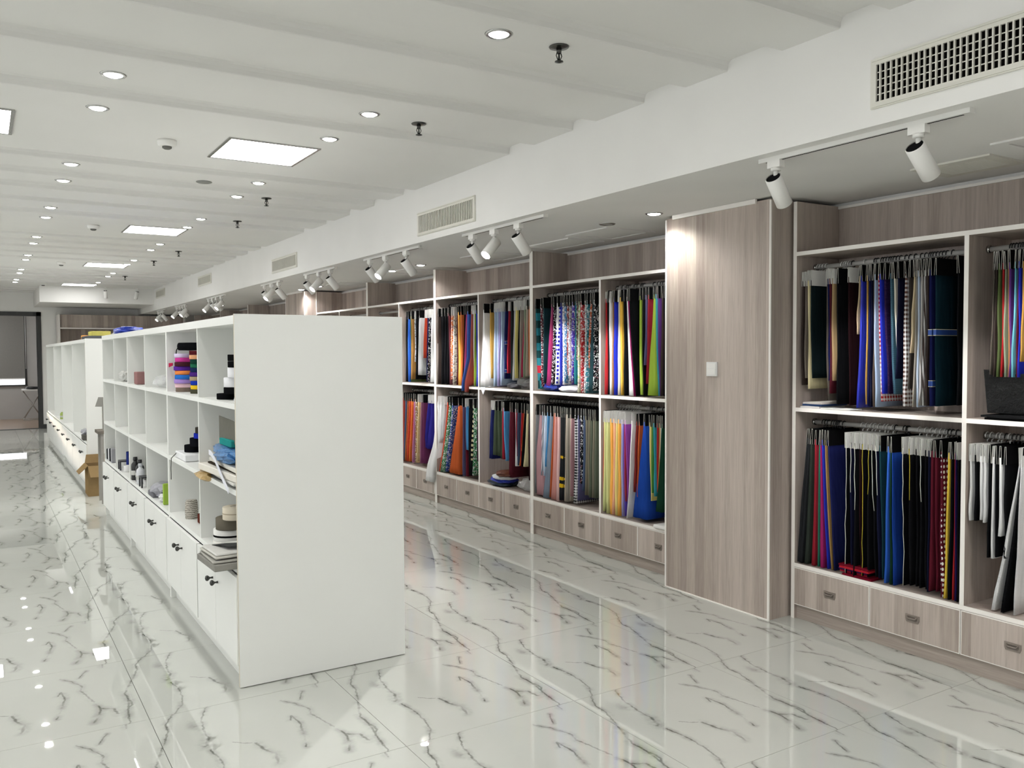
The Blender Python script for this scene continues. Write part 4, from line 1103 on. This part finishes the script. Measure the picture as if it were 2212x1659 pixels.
tm = NT('twine'); ts, tx, ty, tz = tm.xyz('Object')
tmat = tm.set(color=tm.mix(tm.math('GREATER_THAN', tm.math('FRACT', tm.math('ADD', tm.math('MULTIPLY', tz, 90.0), tm.noise(ts, 90.0))), .55), srgb('7f7a70'), srgb('c8c3b8')), rough=.9)
solo('twine_spool', tw, tmat, 'grey and white twine spool standing on the counter', 'twine spool')
boxy('small_box', 1.09, 5.17, .541, .06, .06, .055, cmat('5a3028'), 'small dark red box behind the twine spool', 'box')
# third column
blob('plastic_bag', 1.08, 6.26, 1.305, .13, .34, .085, PB['clear'], 'crumpled clear plastic bag in the third column top cube', 'plastic bag', seed=21)
blob('plastic_bag', 1.07, 6.28, .542, .16, .34, .10, PB['grey'], 'grey plastic bag of trimmings on third column counter', 'plastic bag', seed=22)
boxy('trimming_pack', 1.05, 6.36, .541, .13, .18, .035, cmat('77767c'), 'grey flat pack beside the plastic bag in the third column', 'pack')
boxy('trimming_pack', 1.10, 6.02, .541, .10, .10, .08, cmat('6a6aa8'), 'lilac pack behind the grey plastic bag', 'pack')
boxy('folder', 1.02, 5.94, .541, .045, .02, .14, cmat('9ab84c'), 'lime green folder standing at the third column divider', 'folder')
blob('white_cloth', 1.03, 6.08, .541, .08, .12, .05, cmat('e2e3e2'), 'crumpled white scrap beside the lime green folder', 'scrap', seed=25)
# fourth column
boxy('pink_box', 1.07, 7.10, 1.302, .12, .15, .095, cmat('94706e'), 'pink box in the fourth column top cube', 'box')
def bottle(x, y, z, r, h, hexc, lab, capc=None, group='bottles in the fourth column'):
    o = thing('bottle', (x, y, z), lab, 'bottle', group)
    part('body', MB().lathe([(r * .9, 0), (r, .004), (r, h * .62), (r * .9, h * .7), (r * .45, h * .8), (r * .42, h * .86)], (x, y, z), (0, 0, 1), 16), cmat(hexc, .3), o)
    part('cap', MB().lathe([(r * .52, h * .86), (r * .55, h * .87), (r * .5, h), (r * .2, h + .001)], (x, y, z), (0, 0, 1), 14), cmat(capc or hexc, .35), o)
    part('label_band', MB().lathe([(r + .0006, h * .22), (r + .0006, h * .42)], (x, y, z), (0, 0, 1), 16, 0, True, False, False), cmat('c4c4c0'), o)
bottle(1.02, 7.27, .541, .032, .18, '17181a', 'tall black bottle nearest the divider in the fourth column')
bottle(1.035, 7.15, .541, .032, .17, '1a1b1e', 'second black bottle behind the tall black one')
bottle(1.02, 7.02, .541, .030, .155, 'd4d6da', 'white bottle beside the black bottles', 'bfc2c8')
bottle(1.14, 7.20, .541, .03, .17, '202226', 'third black bottle at the back of the bottle group')
def stand(x, y, z, lab, g):
    o = thing('display_stand', (x, y, z), lab, 'stand', g)
    part('top_bar', MB().box(x - .05, x + .05, y - .06, y + .06, z + .07, z + .08), cmat('1e1f24', .4), o)
    part('post', MB().box(x - .05, x - .04, y + .045, y + .06, z, z + .07), cmat('1e1f24', .4), o)
    part('post', MB().box(x - .05, x - .04, y - .06, y - .045, z, z + .07), cmat('1e1f24', .4), o)
stand(1.04, 6.84, .541, 'small black stand over a white cup, fourth column', 'small black stands')
solo('cup', MB().lathe([(.022, 0), (.026, .004), (.028, .055), (.024, .056), (.021, .01)], (1.04, 6.84, .541), (0, 0, 1), 16), M['plastic_white'], 'white cup under the black stand near the bottles', 'cup')
# fifth and sixth columns
blob('white_cloth', 1.05, 7.93, 1.302, .10, .16, .09, cmat('d6d6d2'), 'folded grey white cloth in the fifth column top cube', 'cloth', seed=31)
boxy('blue_box', 1.09, 7.88, .541, .10, .09, .16, cmat('2a3470'), 'dark blue box standing in the fifth column', 'box')
stand(1.04, 7.98, .541, 'small black stand in front of the dark blue box', 'small black stands')
solo('cup', MB().lathe([(.022, 0), (.026, .004), (.028, .055), (.024, .056), (.021, .01)], (1.03, 7.80, .541), (0, 0, 1), 16), M['plastic_white'], 'white cup beside the stand in the fifth column', 'cup')
for i, (y, h, c, lab) in enumerate(((8.84, .10, '26262a', 'black carton first in the sixth column row'), (8.74, .11, 'c9c9cc', 'pale carton second in the sixth column row'), (8.64, .12, '1d1d20', 'black carton third in the sixth column row'), (8.54, .13, '9a9a9e', 'grey carton last in the sixth column row'))):
    boxy('carton', 1.045, y, .541, .10, .07, h, cmat(c), lab, 'carton', 'cartons in the sixth column')
# on top of the islands
blob('plastic_bag', 1.15, 8.45, 1.709, .22, .62, .075, PB['royal'], 'blue plastic bag lying on top of the near island', 'plastic bag', seed=41)
blob('plastic_bag', 1.15, 8.82, 1.709, .16, .16, .05, PB['clear'], 'clear plastic bag beside the blue bag on the island top', 'plastic bag', seed=42)
boxy('yellow_box', 1.18, 10.95, 1.745, .20, .36, .055, cmat('c9c06a'), 'flat yellow box on top of the second island', 'box')
boxy('dark_tray', 1.15, 10.95, 1.709, .26, .62, .035, cmat('55575a'), 'dark tray under the yellow box on the second island', 'tray')
boxy('orange_box', 1.10, 11.45, 1.709, .12, .16, .055, cmat('e0a060'), 'small orange box beside the yellow box on second island', 'box')
bottle(1.05, 14.8, .541, .03, .13, '9fb45a', 'green bottle with white cap on the second island counter', 'e6e6e2', 'bottles on second island')
blob('plastic_bag', 1.06, 11.2, .541, .14, .36, .12, PB['grey'], 'grey heap of bags on the second island counter', 'plastic bag', seed=51)
boxy('dark_box', 1.05, 11.0, .541, .14, .16, .06, cmat('5a5854'), 'dark flat box beneath the grey bag heap, second island', 'box')
# stool standing between the islands
st = thing('stool', (1.15, 9.73, 0), 'dark topped stool standing between the two islands', 'stool')
part('seat', MB().box(1.0, 1.30, 9.58, 9.88, .72, .75), cmat('6a655e'), st)
for sx in (-1, 1):
    for sy in (-1, 1):
        part('leg', MB().box(1.15 + sx * .11 - .014, 1.15 + sx * .11 + .014, 9.73 + sy * .12 - .014, 9.73 + sy * .12 + .014, 0, .72), cmat('8d8a86'), st)
lp = MB(); lp.box(1.06, 1.12, 9.70, 9.76, .751, 1.0)
lp.loops([[(1.0, 9.80, .99), (1.0, 9.81, .99), (1.03, 9.78, 1.09), (1.03, 9.77, 1.09)], [(1.16, 9.68, .99), (1.16, 9.69, .99), (1.19, 9.66, 1.09), (1.19, 9.65, 1.09)]], 0, True, True, True, False)
solo('paper_holder', lp, cmat('8f8d88'), 'tilted grey card on a holder standing on the stool', 'card holder')

# cardboard box with open flaps
cb = thing('cardboard_box', (1.08, 10.30, 0), 'open brown cardboard box on the floor between the islands', 'box')
bx = MB(); x0, x1, y0, y1, h = .955, 1.25, 10.17, 10.50, .33
for a in ((x0, x0 + .006, y0, y1), (x1 - .006, x1, y0, y1), (x0 + .006, x1 - .006, y0, y0 + .006), (x0 + .006, x1 - .006, y1 - .006, y1)):
    bx.box(a[0], a[1], a[2], a[3], 0, h)
bx.box(x0 + .006, x1 - .006, y0 + .006, y1 - .006, 0, .006)
part('carton_body', bx, M['cardboard'], cb)
def flap(p, q, d):
    m = MB(); p, q, d = Vector(p), Vector(q), Vector(d); n = (q - p).cross(d).normalized() * .005
    m.loops([[p, q, q + n, p + n], [p + d + (q - p) * .06, q + d - (q - p) * .06, q + d - (q - p) * .06 + n, p + d + (q - p) * .06 + n]], 0, True, True, True, False)
    part('flap', m, M['cardboard'], cb)
flap((x0, y0, h), (x0, y1, h), (-.085, 0, -.085)); flap((x0, y0, h), (x1, y0, h), (0, -.07, -.115))
flap((x1, y1, h), (x1, y0, h), (.10, 0, .05)); flap((x1, y1, h), (x0, y1, h), (0, .03, .09))

# ------------------------------------------------------------------ loose goods on the fabric shelves
def folded(name, x, y, z, sx, sy, n, hexes, lab, cat='folded cloth', group=None, lay=.012):
    o = thing(name, (x, y, z), lab, cat, group)
    for i in range(n):
        r = random.Random(i * 7 + int(x * 100 + y * 37)); dx, dy = r.uniform(-.012, .012), r.uniform(-.02, .02)
        m = MB(); w, d, t = sx / 2, sy / 2, lay
        prof_ = [(-d, .1), (-d * .98, .9), (-d * .5, 1.0 + r.uniform(-.1, .1)), (d * .4, 1.05), (d, .8), (d, .05), (0, 0)]
        m.prism(prof_, lambda p, q, hh: (hh + dx, y + p + dy, z + (i + q) * t), x - w, x + w, 0)
        part('layer', m, cmat(hexes[i % len(hexes)], .85), o)
    return o
folded('folded_cloth', 4.06, 2.86, ZL, .24, .18, 5, ('6a1424', '8a1a2c', '3a1c4a', 'a82430'), 'folded crimson and purple cloth lying on the low shelf')
folded('folded_cloth', 4.05, 3.14, ZM, .22, .13, 3, ('c9c6c4', '3f5a8c', 'b9b5b0'), 'folded white and blue cloth in the corner of the upper bay')
boxy('paper_sheet', 3.99, 3.05, ZM, .10, .30, .006, M['card_white'], 'white paper lying at the edge of the middle shelf', 'paper')
folded('black_sheet', 4.06, 2.05, ZM, .26, .26, 2, ('151516', '1b1b1c'), 'black plastic sheet folded on the shelf at the picture edge', 'plastic sheet')
bs = MB(); 
bs.loops([[(3.96, 2.20 - .02 * t, ZM + .03 + .2 * (1 - t)), (3.955 + .02 * t, 2.07, ZM + .03 + .18 * (1 - t)), (3.96, 1.85, ZM + .03 + .19 * (1 - t)), (4.2, 1.85, ZM + .03 + .2 * (1 - t)), (4.2, 2.20, ZM + .03 + .2 * (1 - t))] for t in (1, .66, .33, 0)], 0, True, True, True, False)
solo('black_bag', bs, PB['black'], 'black plastic bag hanging below the colourful swatches at picture edge', 'plastic bag')
g = 'loose goods on the fabric shelves'
for i, (hx, lab) in enumerate((('1a2c3c', 'dark teal patterned cloth lowest in the heap on the low shelf'), ('2a3aa8', 'blue cloth pack in the heap on the low shelf'), ('d4d6da', 'white printed cloth in the heap on the low shelf'), ('5a2c18', 'brown orange cloth pack on top of the low shelf heap'))):
    blob('cloth_pack', 4.03 - .015 * i, 6.62 - .05 * i, ZL + .03 * i + .003 * i, .24, .34 - .05 * i, .06, cmat(hx, .5), lab, 'cloth pack', 'heap on the low shelf', seed=60 + i, rough=.15)
blob('plastic_bag', 4.05, 6.20, ZL + .003, .19, .22, .11, PB['clear'], 'clear plastic bag on the low shelf beside the cloth heap', 'plastic bag', seed=71)
blob('plastic_bag', 4.05, 6.22, ZM + .003, .18, .26, .10, PB['clear'], 'clear plastic bag under the sheer blue swatches', 'plastic bag', seed=72)
blob('dark_pack', 4.05, 6.40, ZM, .18, .22, .055, cmat('3a3b42', .4), 'dark flat pack under the sheer blue swatches', 'pack', seed=73, rough=.12)
blob('plastic_bag', 4.04, 5.78, ZM + .003, .18, .22, .07, PB['navy'], 'shiny blue plastic pack under the printed swatches', 'plastic bag', seed=74)
blob('white_cloth', 4.02, 5.52, ZM, .20, .30, .055, cmat('e6e6ee'), 'crumpled white cloth under the printed swatches', 'cloth', seed=75, rough=.15)
boxy('dark_box', 4.06, 5.005, ZM, .12, .05, .10, cmat('3a1c18'), 'small dark brown box in the corner by the red swatch', 'box')
boxy('white_board', 4.02, 4.36, ZL, .22, .16, .022, M['card_white'], 'white board lying on the low shelf beside the column', 'board')
boxy('paper_sheet', 3.99, 7.86, ZM, .10, .20, .006, M['card_white'], 'white paper on the middle shelf below a white swatch', 'paper')
folded('folded_cloth', 4.06, 4.24, ZL, .22, .10, 3, ('b03048', '2a6a70', 'c4a878'), 'small folded multicolour cloth beside the column on low shelf')
wc = MB(); wc.loops([[(3.925, 6.80 - w / 2, z), (3.932, 6.80 - w / 2, z), (3.932, 6.80 + w / 2, z), (3.925, 6.80 + w / 2, z)] for z, w in ((1.148, .004), (1.18, .05), (1.222, .10))], 0, True, True, True, False)
wc.box(3.925, 4.02, 6.75, 6.85, 1.216, 1.222)
solo('white_cloth_corner', wc, cmat('f0f0f4'), 'corner of white cloth hanging over the middle shelf edge', 'cloth')

# ------------------------------------------------------------------ lamps and ceiling fittings
def lamp(name, kind, parent, loc, energy, color=(1, .985, .97), aim=None, size=.05, angle=None, blend=.5):
    d = bpy.data.lights.new(name, kind); d.energy = energy; d.color = color
    if kind == 'SPOT': d.spot_size = angle; d.spot_blend = blend; d.shadow_soft_size = size
    d.cycles.use_multiple_importance_sampling = False
    if kind == 'AREA': d.shape = 'DISK'; d.size = size
    o = link(name, d, parent, loc)
    if aim is not None: o.rotation_euler = Vector(aim).to_track_quat('-Z', 'Y').to_euler()
    return o
DL_RING = MB().lathe([(.040, .002), (.044, .006), (.052, .005), (.058, .0), (.052, -.004), (.043, -.003), (.040, .002)], (0, 0, 0), (0, 0, -1), 24, 0, True, False, False).mesh('trim_ring', M['chrome'])
DL_LENS = MB().lathe([(.041, .003), (.03, .009), (.012, .012), (.001, .0125)], (0, 0, 0), (0, 0, -1), 20, 0, True, False, True).mesh('lens', M['bulb'])
def downlight(x, y, z, lab, group, e=1.0):
    o = thing('downlight', (x, y, z), lab, 'downlight', group)
    link('trim_ring', DL_RING, o); link('lens', DL_LENS, o)
    lamp('downlight_lamp', 'SPOT', o, (0, 0, -.02), K_DOWN * e, aim=(0, 0, -1), size=.04, angle=math.radians(150), blend=.7)
    return o
DY = []
for k in range(-1, 4):
    DY += [4.05 + 4.15 * k + q for q in (.29, .91, 2.45, 3.09)]
DY = [y for y in DY if 0 < y < 17.9] 
vis = [y for y in DY if y > 2.9]
for row, x in (('right', 1.81), ('left', .55)):
    for y in DY:
        seen = y > (2.9 if x > 1 else 4.3)
        i = (vis.index(y) if x > 1 else vis.index(y) - 1) if seen else 0
        lab = ('lit downlight, %s from the viewer in the ceiling row on the %s' % (ORD[i], 'sprinkler side' if x > 1 else 'doorway side')) if seen else 'lit downlight overhead near the viewer, %s row, %s along' % (row, ORD[DY.index(y)])
        downlight(x, y, Z_LO, lab, 'ceiling downlights', (1.25 if x > 1 else .9) * (.4 if y > 16.5 else 1))
for r_, x in enumerate((-.71, -1.97, -3.2)):
    for y in DY[::2]:
        downlight(x, y, Z_LO, 'lit downlight outside the picture, %s row towards the windows, %s along' % (ORD[r_], ORD[DY.index(y) // 2]), 'ceiling downlights', .8)
for (x, y), lab in zip(((3.608, 4.09), (3.70, 7.62), (3.70, 8.30), (3.72, 10.65), (3.70, 11.30), (3.65, 15.6)),
                       ('lit soffit downlight above the switch column edge', 'lit soffit downlight behind the fourth track spot cluster', 'lit soffit downlight past the fourth track spot cluster', 'lit soffit downlight just before the far column', 'lit soffit downlight washing the far column', 'lit soffit downlight far along by the last cabinets')):
    downlight(x, y, Z_S, lab, 'soffit downlights', 2.0)

def light_panel(x0, x1, y0, y1, lab):
    o = thing('ceiling_light', ((x0 + x1) / 2, (y0 + y1) / 2, Z_LO), lab, 'ceiling light', 'square ceiling lights')
    f = MB(); t = .018; z0, z1 = Z_LO - .006, Z_LO + .002
    f.box(x0, x1, y0, y0 + t, z0, z1); f.box(x0, x1, y1 - t, y1, z0, z1); f.box(x0, x0 + t, y0 + t, y1 - t, z0, z1); f.box(x1 - t, x1, y0 + t, y1 - t, z0, z1)
    part('frame', f, M['chrome'], o)
    part('diffuser', MB().box(x0 + t, x1 - t, y0 + t, y1 - t, Z_LO - .003, Z_LO + .001), M['panel_glow'], o)
for i, y in enumerate((1.12, 5.22, 9.24, 13.26, 17.30)):
    n_ = ['out of view overhead', 'nearest', 'second', 'third', 'farthest'][i]
    light_panel(1.285, 1.85, y, y + (.585 if i < 4 else .5), 'glowing square ceiling light on the smoke detector side, %s' % n_ if i else 'glowing square ceiling light overhead, right above the viewer')
    light_panel(-.40, .185, y, y + .585, 'glowing square ceiling light cut off by the picture edge, %s' % n_)
    light_panel(-2.6, -2.02, y, y + .585, 'glowing square ceiling light in the row by the windows, %s' % n_)

# sprinkler heads
SP = MB(); SP.lathe([(.012, 0), (.040, .0), (.043, .003), (.040, .006), (.016, .009)], (0, 0, 0), (0, 0, -1), 18)
SP.lathe([(.012, .006), (.010, .03)], (0, 0, 0), (0, 0, -1), 10)
for s_ in (-1, 1): SP.tube([(s_ * .009, 0, -.025), (s_ * .014, 0, -.04), (s_ * .005, 0, -.058)], .0025, 5)
SP.lathe([(.003, .03), (.004, .06), (.018, .062), (.019, .065), (.004, .068)], (0, 0, 0), (0, 0, -1), 14)
SPM = SP.mesh('sprinkler', M['gunmetal'])
for i, (x, y) in enumerate(((2.10, 2.98), (2.12, 4.375), (2.04, 7.10), (2.146, 8.46), (2.134, 11.29), (2.06, 12.62), (2.05, 15.3))):
    tag(link('sprinkler', SPM, None, (x, y, Z_LO)), 'metal sprinkler head, %s from the viewer under the ceiling' % ORD[i], 'sprinkler', 'ceiling sprinklers')
# smoke detectors
for i, y in enumerate((5.50, 9.45, 13.43, 17.45)):
    o = thing('smoke_detector', (.985, y, Z_LO), 'white smoke detector, %s from the viewer on the ceiling' % ORD[i], 'smoke detector', 'ceiling smoke detectors')
    part('base', MB().lathe([(.055, 0), (.056, .012), (.052, .03), (.040, .037)], (.985, y, Z_LO), (0, 0, -1), 22), M['fixture'], o)
    part('sensor_cage', MB().lathe([(.028, .034), (.027, .046), (.018, .052), (.003, .053)], (.985, y, Z_LO), (0, 0, -1), 16), cmat('6a6a66'), o)
solo('ceiling_speaker', MB().lathe([(.001, .0), (.055, .0), (.058, .004), (.05, .008), (.001, .009)], (1.45, 6.665, Z_LO), (0, 0, -1), 20), cmat('8a8a86'), 'flat round grey ceiling disc beyond the nearest light panel', 'ceiling disc')

# air vents in the soffit face
def vent(y0, y1, z0, z1, lab, fine=True):
    o = thing('air_vent', (XS, (y0 + y1) / 2, z0), lab, 'air vent', 'soffit air vents')
    t = .024; f = MB(); a, b = XS - .012, XS + .004
    f.box(a, b, y0, y1, z0, z0 + t); f.box(a, b, y0, y1, z1 - t, z1); f.box(a, b, y0, y0 + t, z0 + t, z1 - t); f.box(a, b, y1 - t, y1, z0 + t, z1 - t)
    f.box(a - .006, a, y0 + .008, y1 - .008, z1 - .010, z1 - .004); f.box(a - .006, a, y0 + .008, y1 - .008, z0 + .004, z0 + .010)
    part('frame', f, M['vent_paint'], o)
    part('duct', MB().box(XS - .0035, XS - .001, y0 + t, y1 - t, z0 + t, z1 - t), M['dark'] if not fine else cmat('77746a'), o)
    if fine:
        m = MB(); n = 34
        for i in range(n):
            y = y0 + t + (i + .5) * (y1 - y0 - 2 * t) / n
            m.box(XS - .011, XS - .0035, y - .004, y + .004, z0 + t, z1 - t)
        q = part('louvres', m, M['vent_paint'], o); q['kind'] = 'stuff'
    else:
        n = int((y1 - y0 - 2 * t) / .0225); sm_ = MB().box(-.0045, .0045, -.0028, .0028, 0, z1 - z0 - 2 * t).mesh('slat', M['vent_paint'])
        for i in range(n):
            y = y1 - t - .016 - i * .0225
            link('slat', sm_, o, (-.0075, y - o.location.y, t))
        for i in range(1, 5):
            part('cross_slat', MB().box(XS - .0042, XS - .0028, y0 + t, y1 - t, z0 + t + i * (z1 - z0 - 2 * t) / 5 - .002, z0 + t + i * (z1 - z0 - 2 * t) / 5 + .002), M['vent_paint'], o)
    return o
vent(1.17, 2.087, 2.462, 2.65, 'large open soffit vent with black gaps, nearest the viewer', False)
vent(5.195, 6.108, 2.448, 2.628, 'louvred soffit vent second along, above three track spots')
vent(9.13, 10.05, 2.474, 2.637, 'louvred soffit vent third along the soffit')
vent(13.17, 14.06, 2.59, 2.743, 'small looking louvred soffit vent fourth along')
vent(16.93, 17.85, 2.62, 2.772, 'smallest louvred soffit vent, farthest by the beam')

# hatches in the soffit underside
def hatch(x0, x1, y0, y1, lab, louvre=False):
    o = thing('access_hatch', ((x0 + x1) / 2, (y0 + y1) / 2, Z_S), lab, 'ceiling hatch', 'soffit hatches')
    f = MB(); t = .05; z0, z1 = Z_S - .008, Z_S + .001
    f.box(x0, x1, y0, y0 + t, z0, z1); f.box(x0, x1, y1 - t, y1, z0, z1); f.box(x0, x0 + t, y0 + t, y1 - t, z0, z1); f.box(x1 - t, x1, y0 + t, y1 - t, z0, z1)
    part('frame', f, M['paint'] if not louvre else M['vent_paint'], o)
    part('leaf', MB().box(x0 + t + .004, x1 - t - .004, y0 + t + .004, y1 - t - .004, Z_S - .0035, Z_S + .001), M['paint'] if not louvre else cmat('55534b'), o)
    if louvre:
        n = 16
        lm_ = MB().box(-.0035, .0035, -(y1 - y0) / 2 + t, (y1 - y0) / 2 - t, -.007, -.0035).mesh('slat', M['vent_paint'])
        for i in range(n):
            link('slat', lm_, o, (x0 + t + (i + .5) * (x1 - x0 - 2 * t) / n - o.location.x, 0, 0))
hatch(3.70, 4.15, 4.685, 5.175, 'square ceiling hatch in the soffit left of the column')
hatch(3.80, 4.15, 5.28, 5.96, 'long ceiling hatch in the soffit behind the square hatch')
hatch(3.72, 4.20, 6.35, 6.85, 'faint ceiling hatch behind the second track spot cluster')
hatch(3.72, 4.20, 8.0, 8.5, 'faint ceiling hatch behind the third track spot cluster')
hatch(3.72, 4.20, 9.9, 10.4, 'faint ceiling hatch before the far column')
hatch(3.72, 4.20, 12.6, 13.2, 'faint ceiling hatch past the far column')
hatch(3.80, 4.11, 2.10, 2.48, 'louvred ceiling vent behind the nearest track spots', True)
hatch(3.62, 3.95, 1.45, 2.0, 'white ceiling hatch at the right picture edge')
o = thing('recessed_lamp', (3.626, 4.584, Z_S), 'unlit round recessed lamp beside the square hatch', 'downlight')
link('trim_ring', DL_RING, o); part('lens', MB().lathe([(.04, .002), (.02, .005), (.001, .006)], (3.626, 4.584, Z_S), (0, 0, -1), 16, 0, True, False, True), M['bulb_off'], o)

# track rails and spots
XT = 3.035
def rail(y0, y1, lab, x=XT, zc=Z_S, half=.017):
    o = thing('track_rail', (x, (y0 + y1) / 2, zc), lab, 'track rail', 'spotlight track rails')
    part('channel', MB().box(x - half, x + half, y0, y1, zc - .018, zc), M['fixture'], o)
    part('groove', MB().box(x - .004, x + .004, y0 + .02, y1 - .03, zc - .0186, zc - .018), M['black'], o)
    part('end_cap', MB().box(x - half - .001, x + half + .001, y0 - .012, y0, zc - .019, zc), M['fixture'], o)
    return o
def spot(x, y, z, d, lab, lit=1.0, show=False, angle=40, side=0):
    """a cylinder head on a stem; d is the direction it shines"""
    d = Vector(d).normalized(); o = thing('track_spotlight', (x, y, z), lab, 'spotlight', 'track spotlights')
    P = Vector((x, y, z))
    part('adapter', MB().box(x - .017, x + .017, y - .035, y + .035, z - .032, z), M['fixture'], o)
    part('adapter_ring', MB().lathe([(.022, 0), (.022, .014), (.012, .017)], P + Vector((0, 0, -.030)), (0, 0, -1), 16), M['fixture'], o)
    L_ = .15; r = .0365
    piv = P + Vector((0, 0, -.115))
    part('stem', MB().tube([P + Vector((0, 0, -.045)), P + Vector((0, 0, -.085)), piv], [.011, .010, .012], 10), M['fixture'], o)
    c0 = piv - d * L_ * .36 + Vector((d.x, d.y, 0)) * .02; c1 = c0 + d * L_
    part('head', MB().lathe([(r * .9, 0), (r, .003), (r, L_ - .002), (r * .93, L_)], c0, d, 22, 0, True, False, False), M['fixture'], o)
    part('back_cap', MB().lathe([(r * .9, .004), (r * .5, .0035), (.001, .003)], c0, d, 18, 0, True, False, True), M['black'], o)
    part('lens', MB().lathe([(r * .93, 0), (r * .5, .002), (.001, .003)], c1 - d * .004, d, 18, 0, True, False, True), M['bulb'] if show else M['bulb_off'], o)
    if lit: lamp('spot_lamp', 'SPOT', o, tuple(c1 + d * .012 - P), K_SPOT * lit, aim=d, size=.025, angle=math.radians(angle), blend=.6)
    return o
ZT = Z_S - .018
SHELF = (.683, .183, -.707); SHELF2 = (.667, .106, -.737); AISLE = (-.69, -.15, -.707)
rail(1.752, 2.715, 'white spotlight rail with two spots under the near soffit')
spot(XT, 2.63, ZT, (.69, .15, -.71), 'white track spot in front of the cabinet corner, near rail', .6)
spot(XT, 1.947, ZT, (.74, .0, -.675), 'white track spot at the near end of the near rail', .6)
RL = [((4.467, 5.524), (5.394, 5.091, 4.778), 'second rail'), ((6.265, 7.42), (7.30, 6.955, 6.529), 'third rail'), ((8.20, 9.14), (9.06, 8.689, 8.346), 'fourth rail'),
      ((10.02, 10.82), (10.686, 10.40, 10.108), 'fifth rail'), ((12.75, 13.85), (13.75, 13.5, 13.25, 12.95), 'sixth rail'), ((15.45, 16.4), (16.3, 16.0, 15.75, 15.55), 'seventh rail'), ((17.4, 18.3), (18.2, 17.95, 17.7), 'last rail')]
for r_, ys, nm in RL:
    rail(r_[0], r_[1], 'white spotlight rail under the soffit, %s from the viewer' % nm)
    for j, y in enumerate(ys):
        n = len(ys); aim = AISLE if (j == 1 and n == 3) or (n == 4 and j in (0, 3)) else (SHELF if j == 0 else SHELF2)
        who = ('farthest spot' if j == 0 else 'nearest spot' if j == n - 1 else 'middle spot' if n == 3 else ORD[j] + ' spot')
        spot(XT, y, ZT, aim, '%s on the %s, %s' % (who, nm, 'shining towards the aisle' if aim is AISLE else 'aimed at the cabinets'), 1.0 if aim is not AISLE else 1.3, aim is AISLE, 40 if aim is not AISLE else 95)
for i_, y_ in enumerate((.9, -.8)):  # unseen lamps, added to brighten the floor beside the near cabinets
    downlight(3.45, y_, Z_S, 'lit soffit downlight outside the picture, %s behind the near rail' % ORD[i_], 'soffit downlights', 4.0)
# two spots hanging in front of the far beam
for i, (x, lab) in enumerate(((2.06, 'white spot hanging before the far beam, nearer the doorway'), (2.62, 'white spot hanging before the far beam, nearer the cabinets'))):
    spot(x, 18.0, Z_LO, (.1 - .3 * i, .35, -.93), lab, 0)
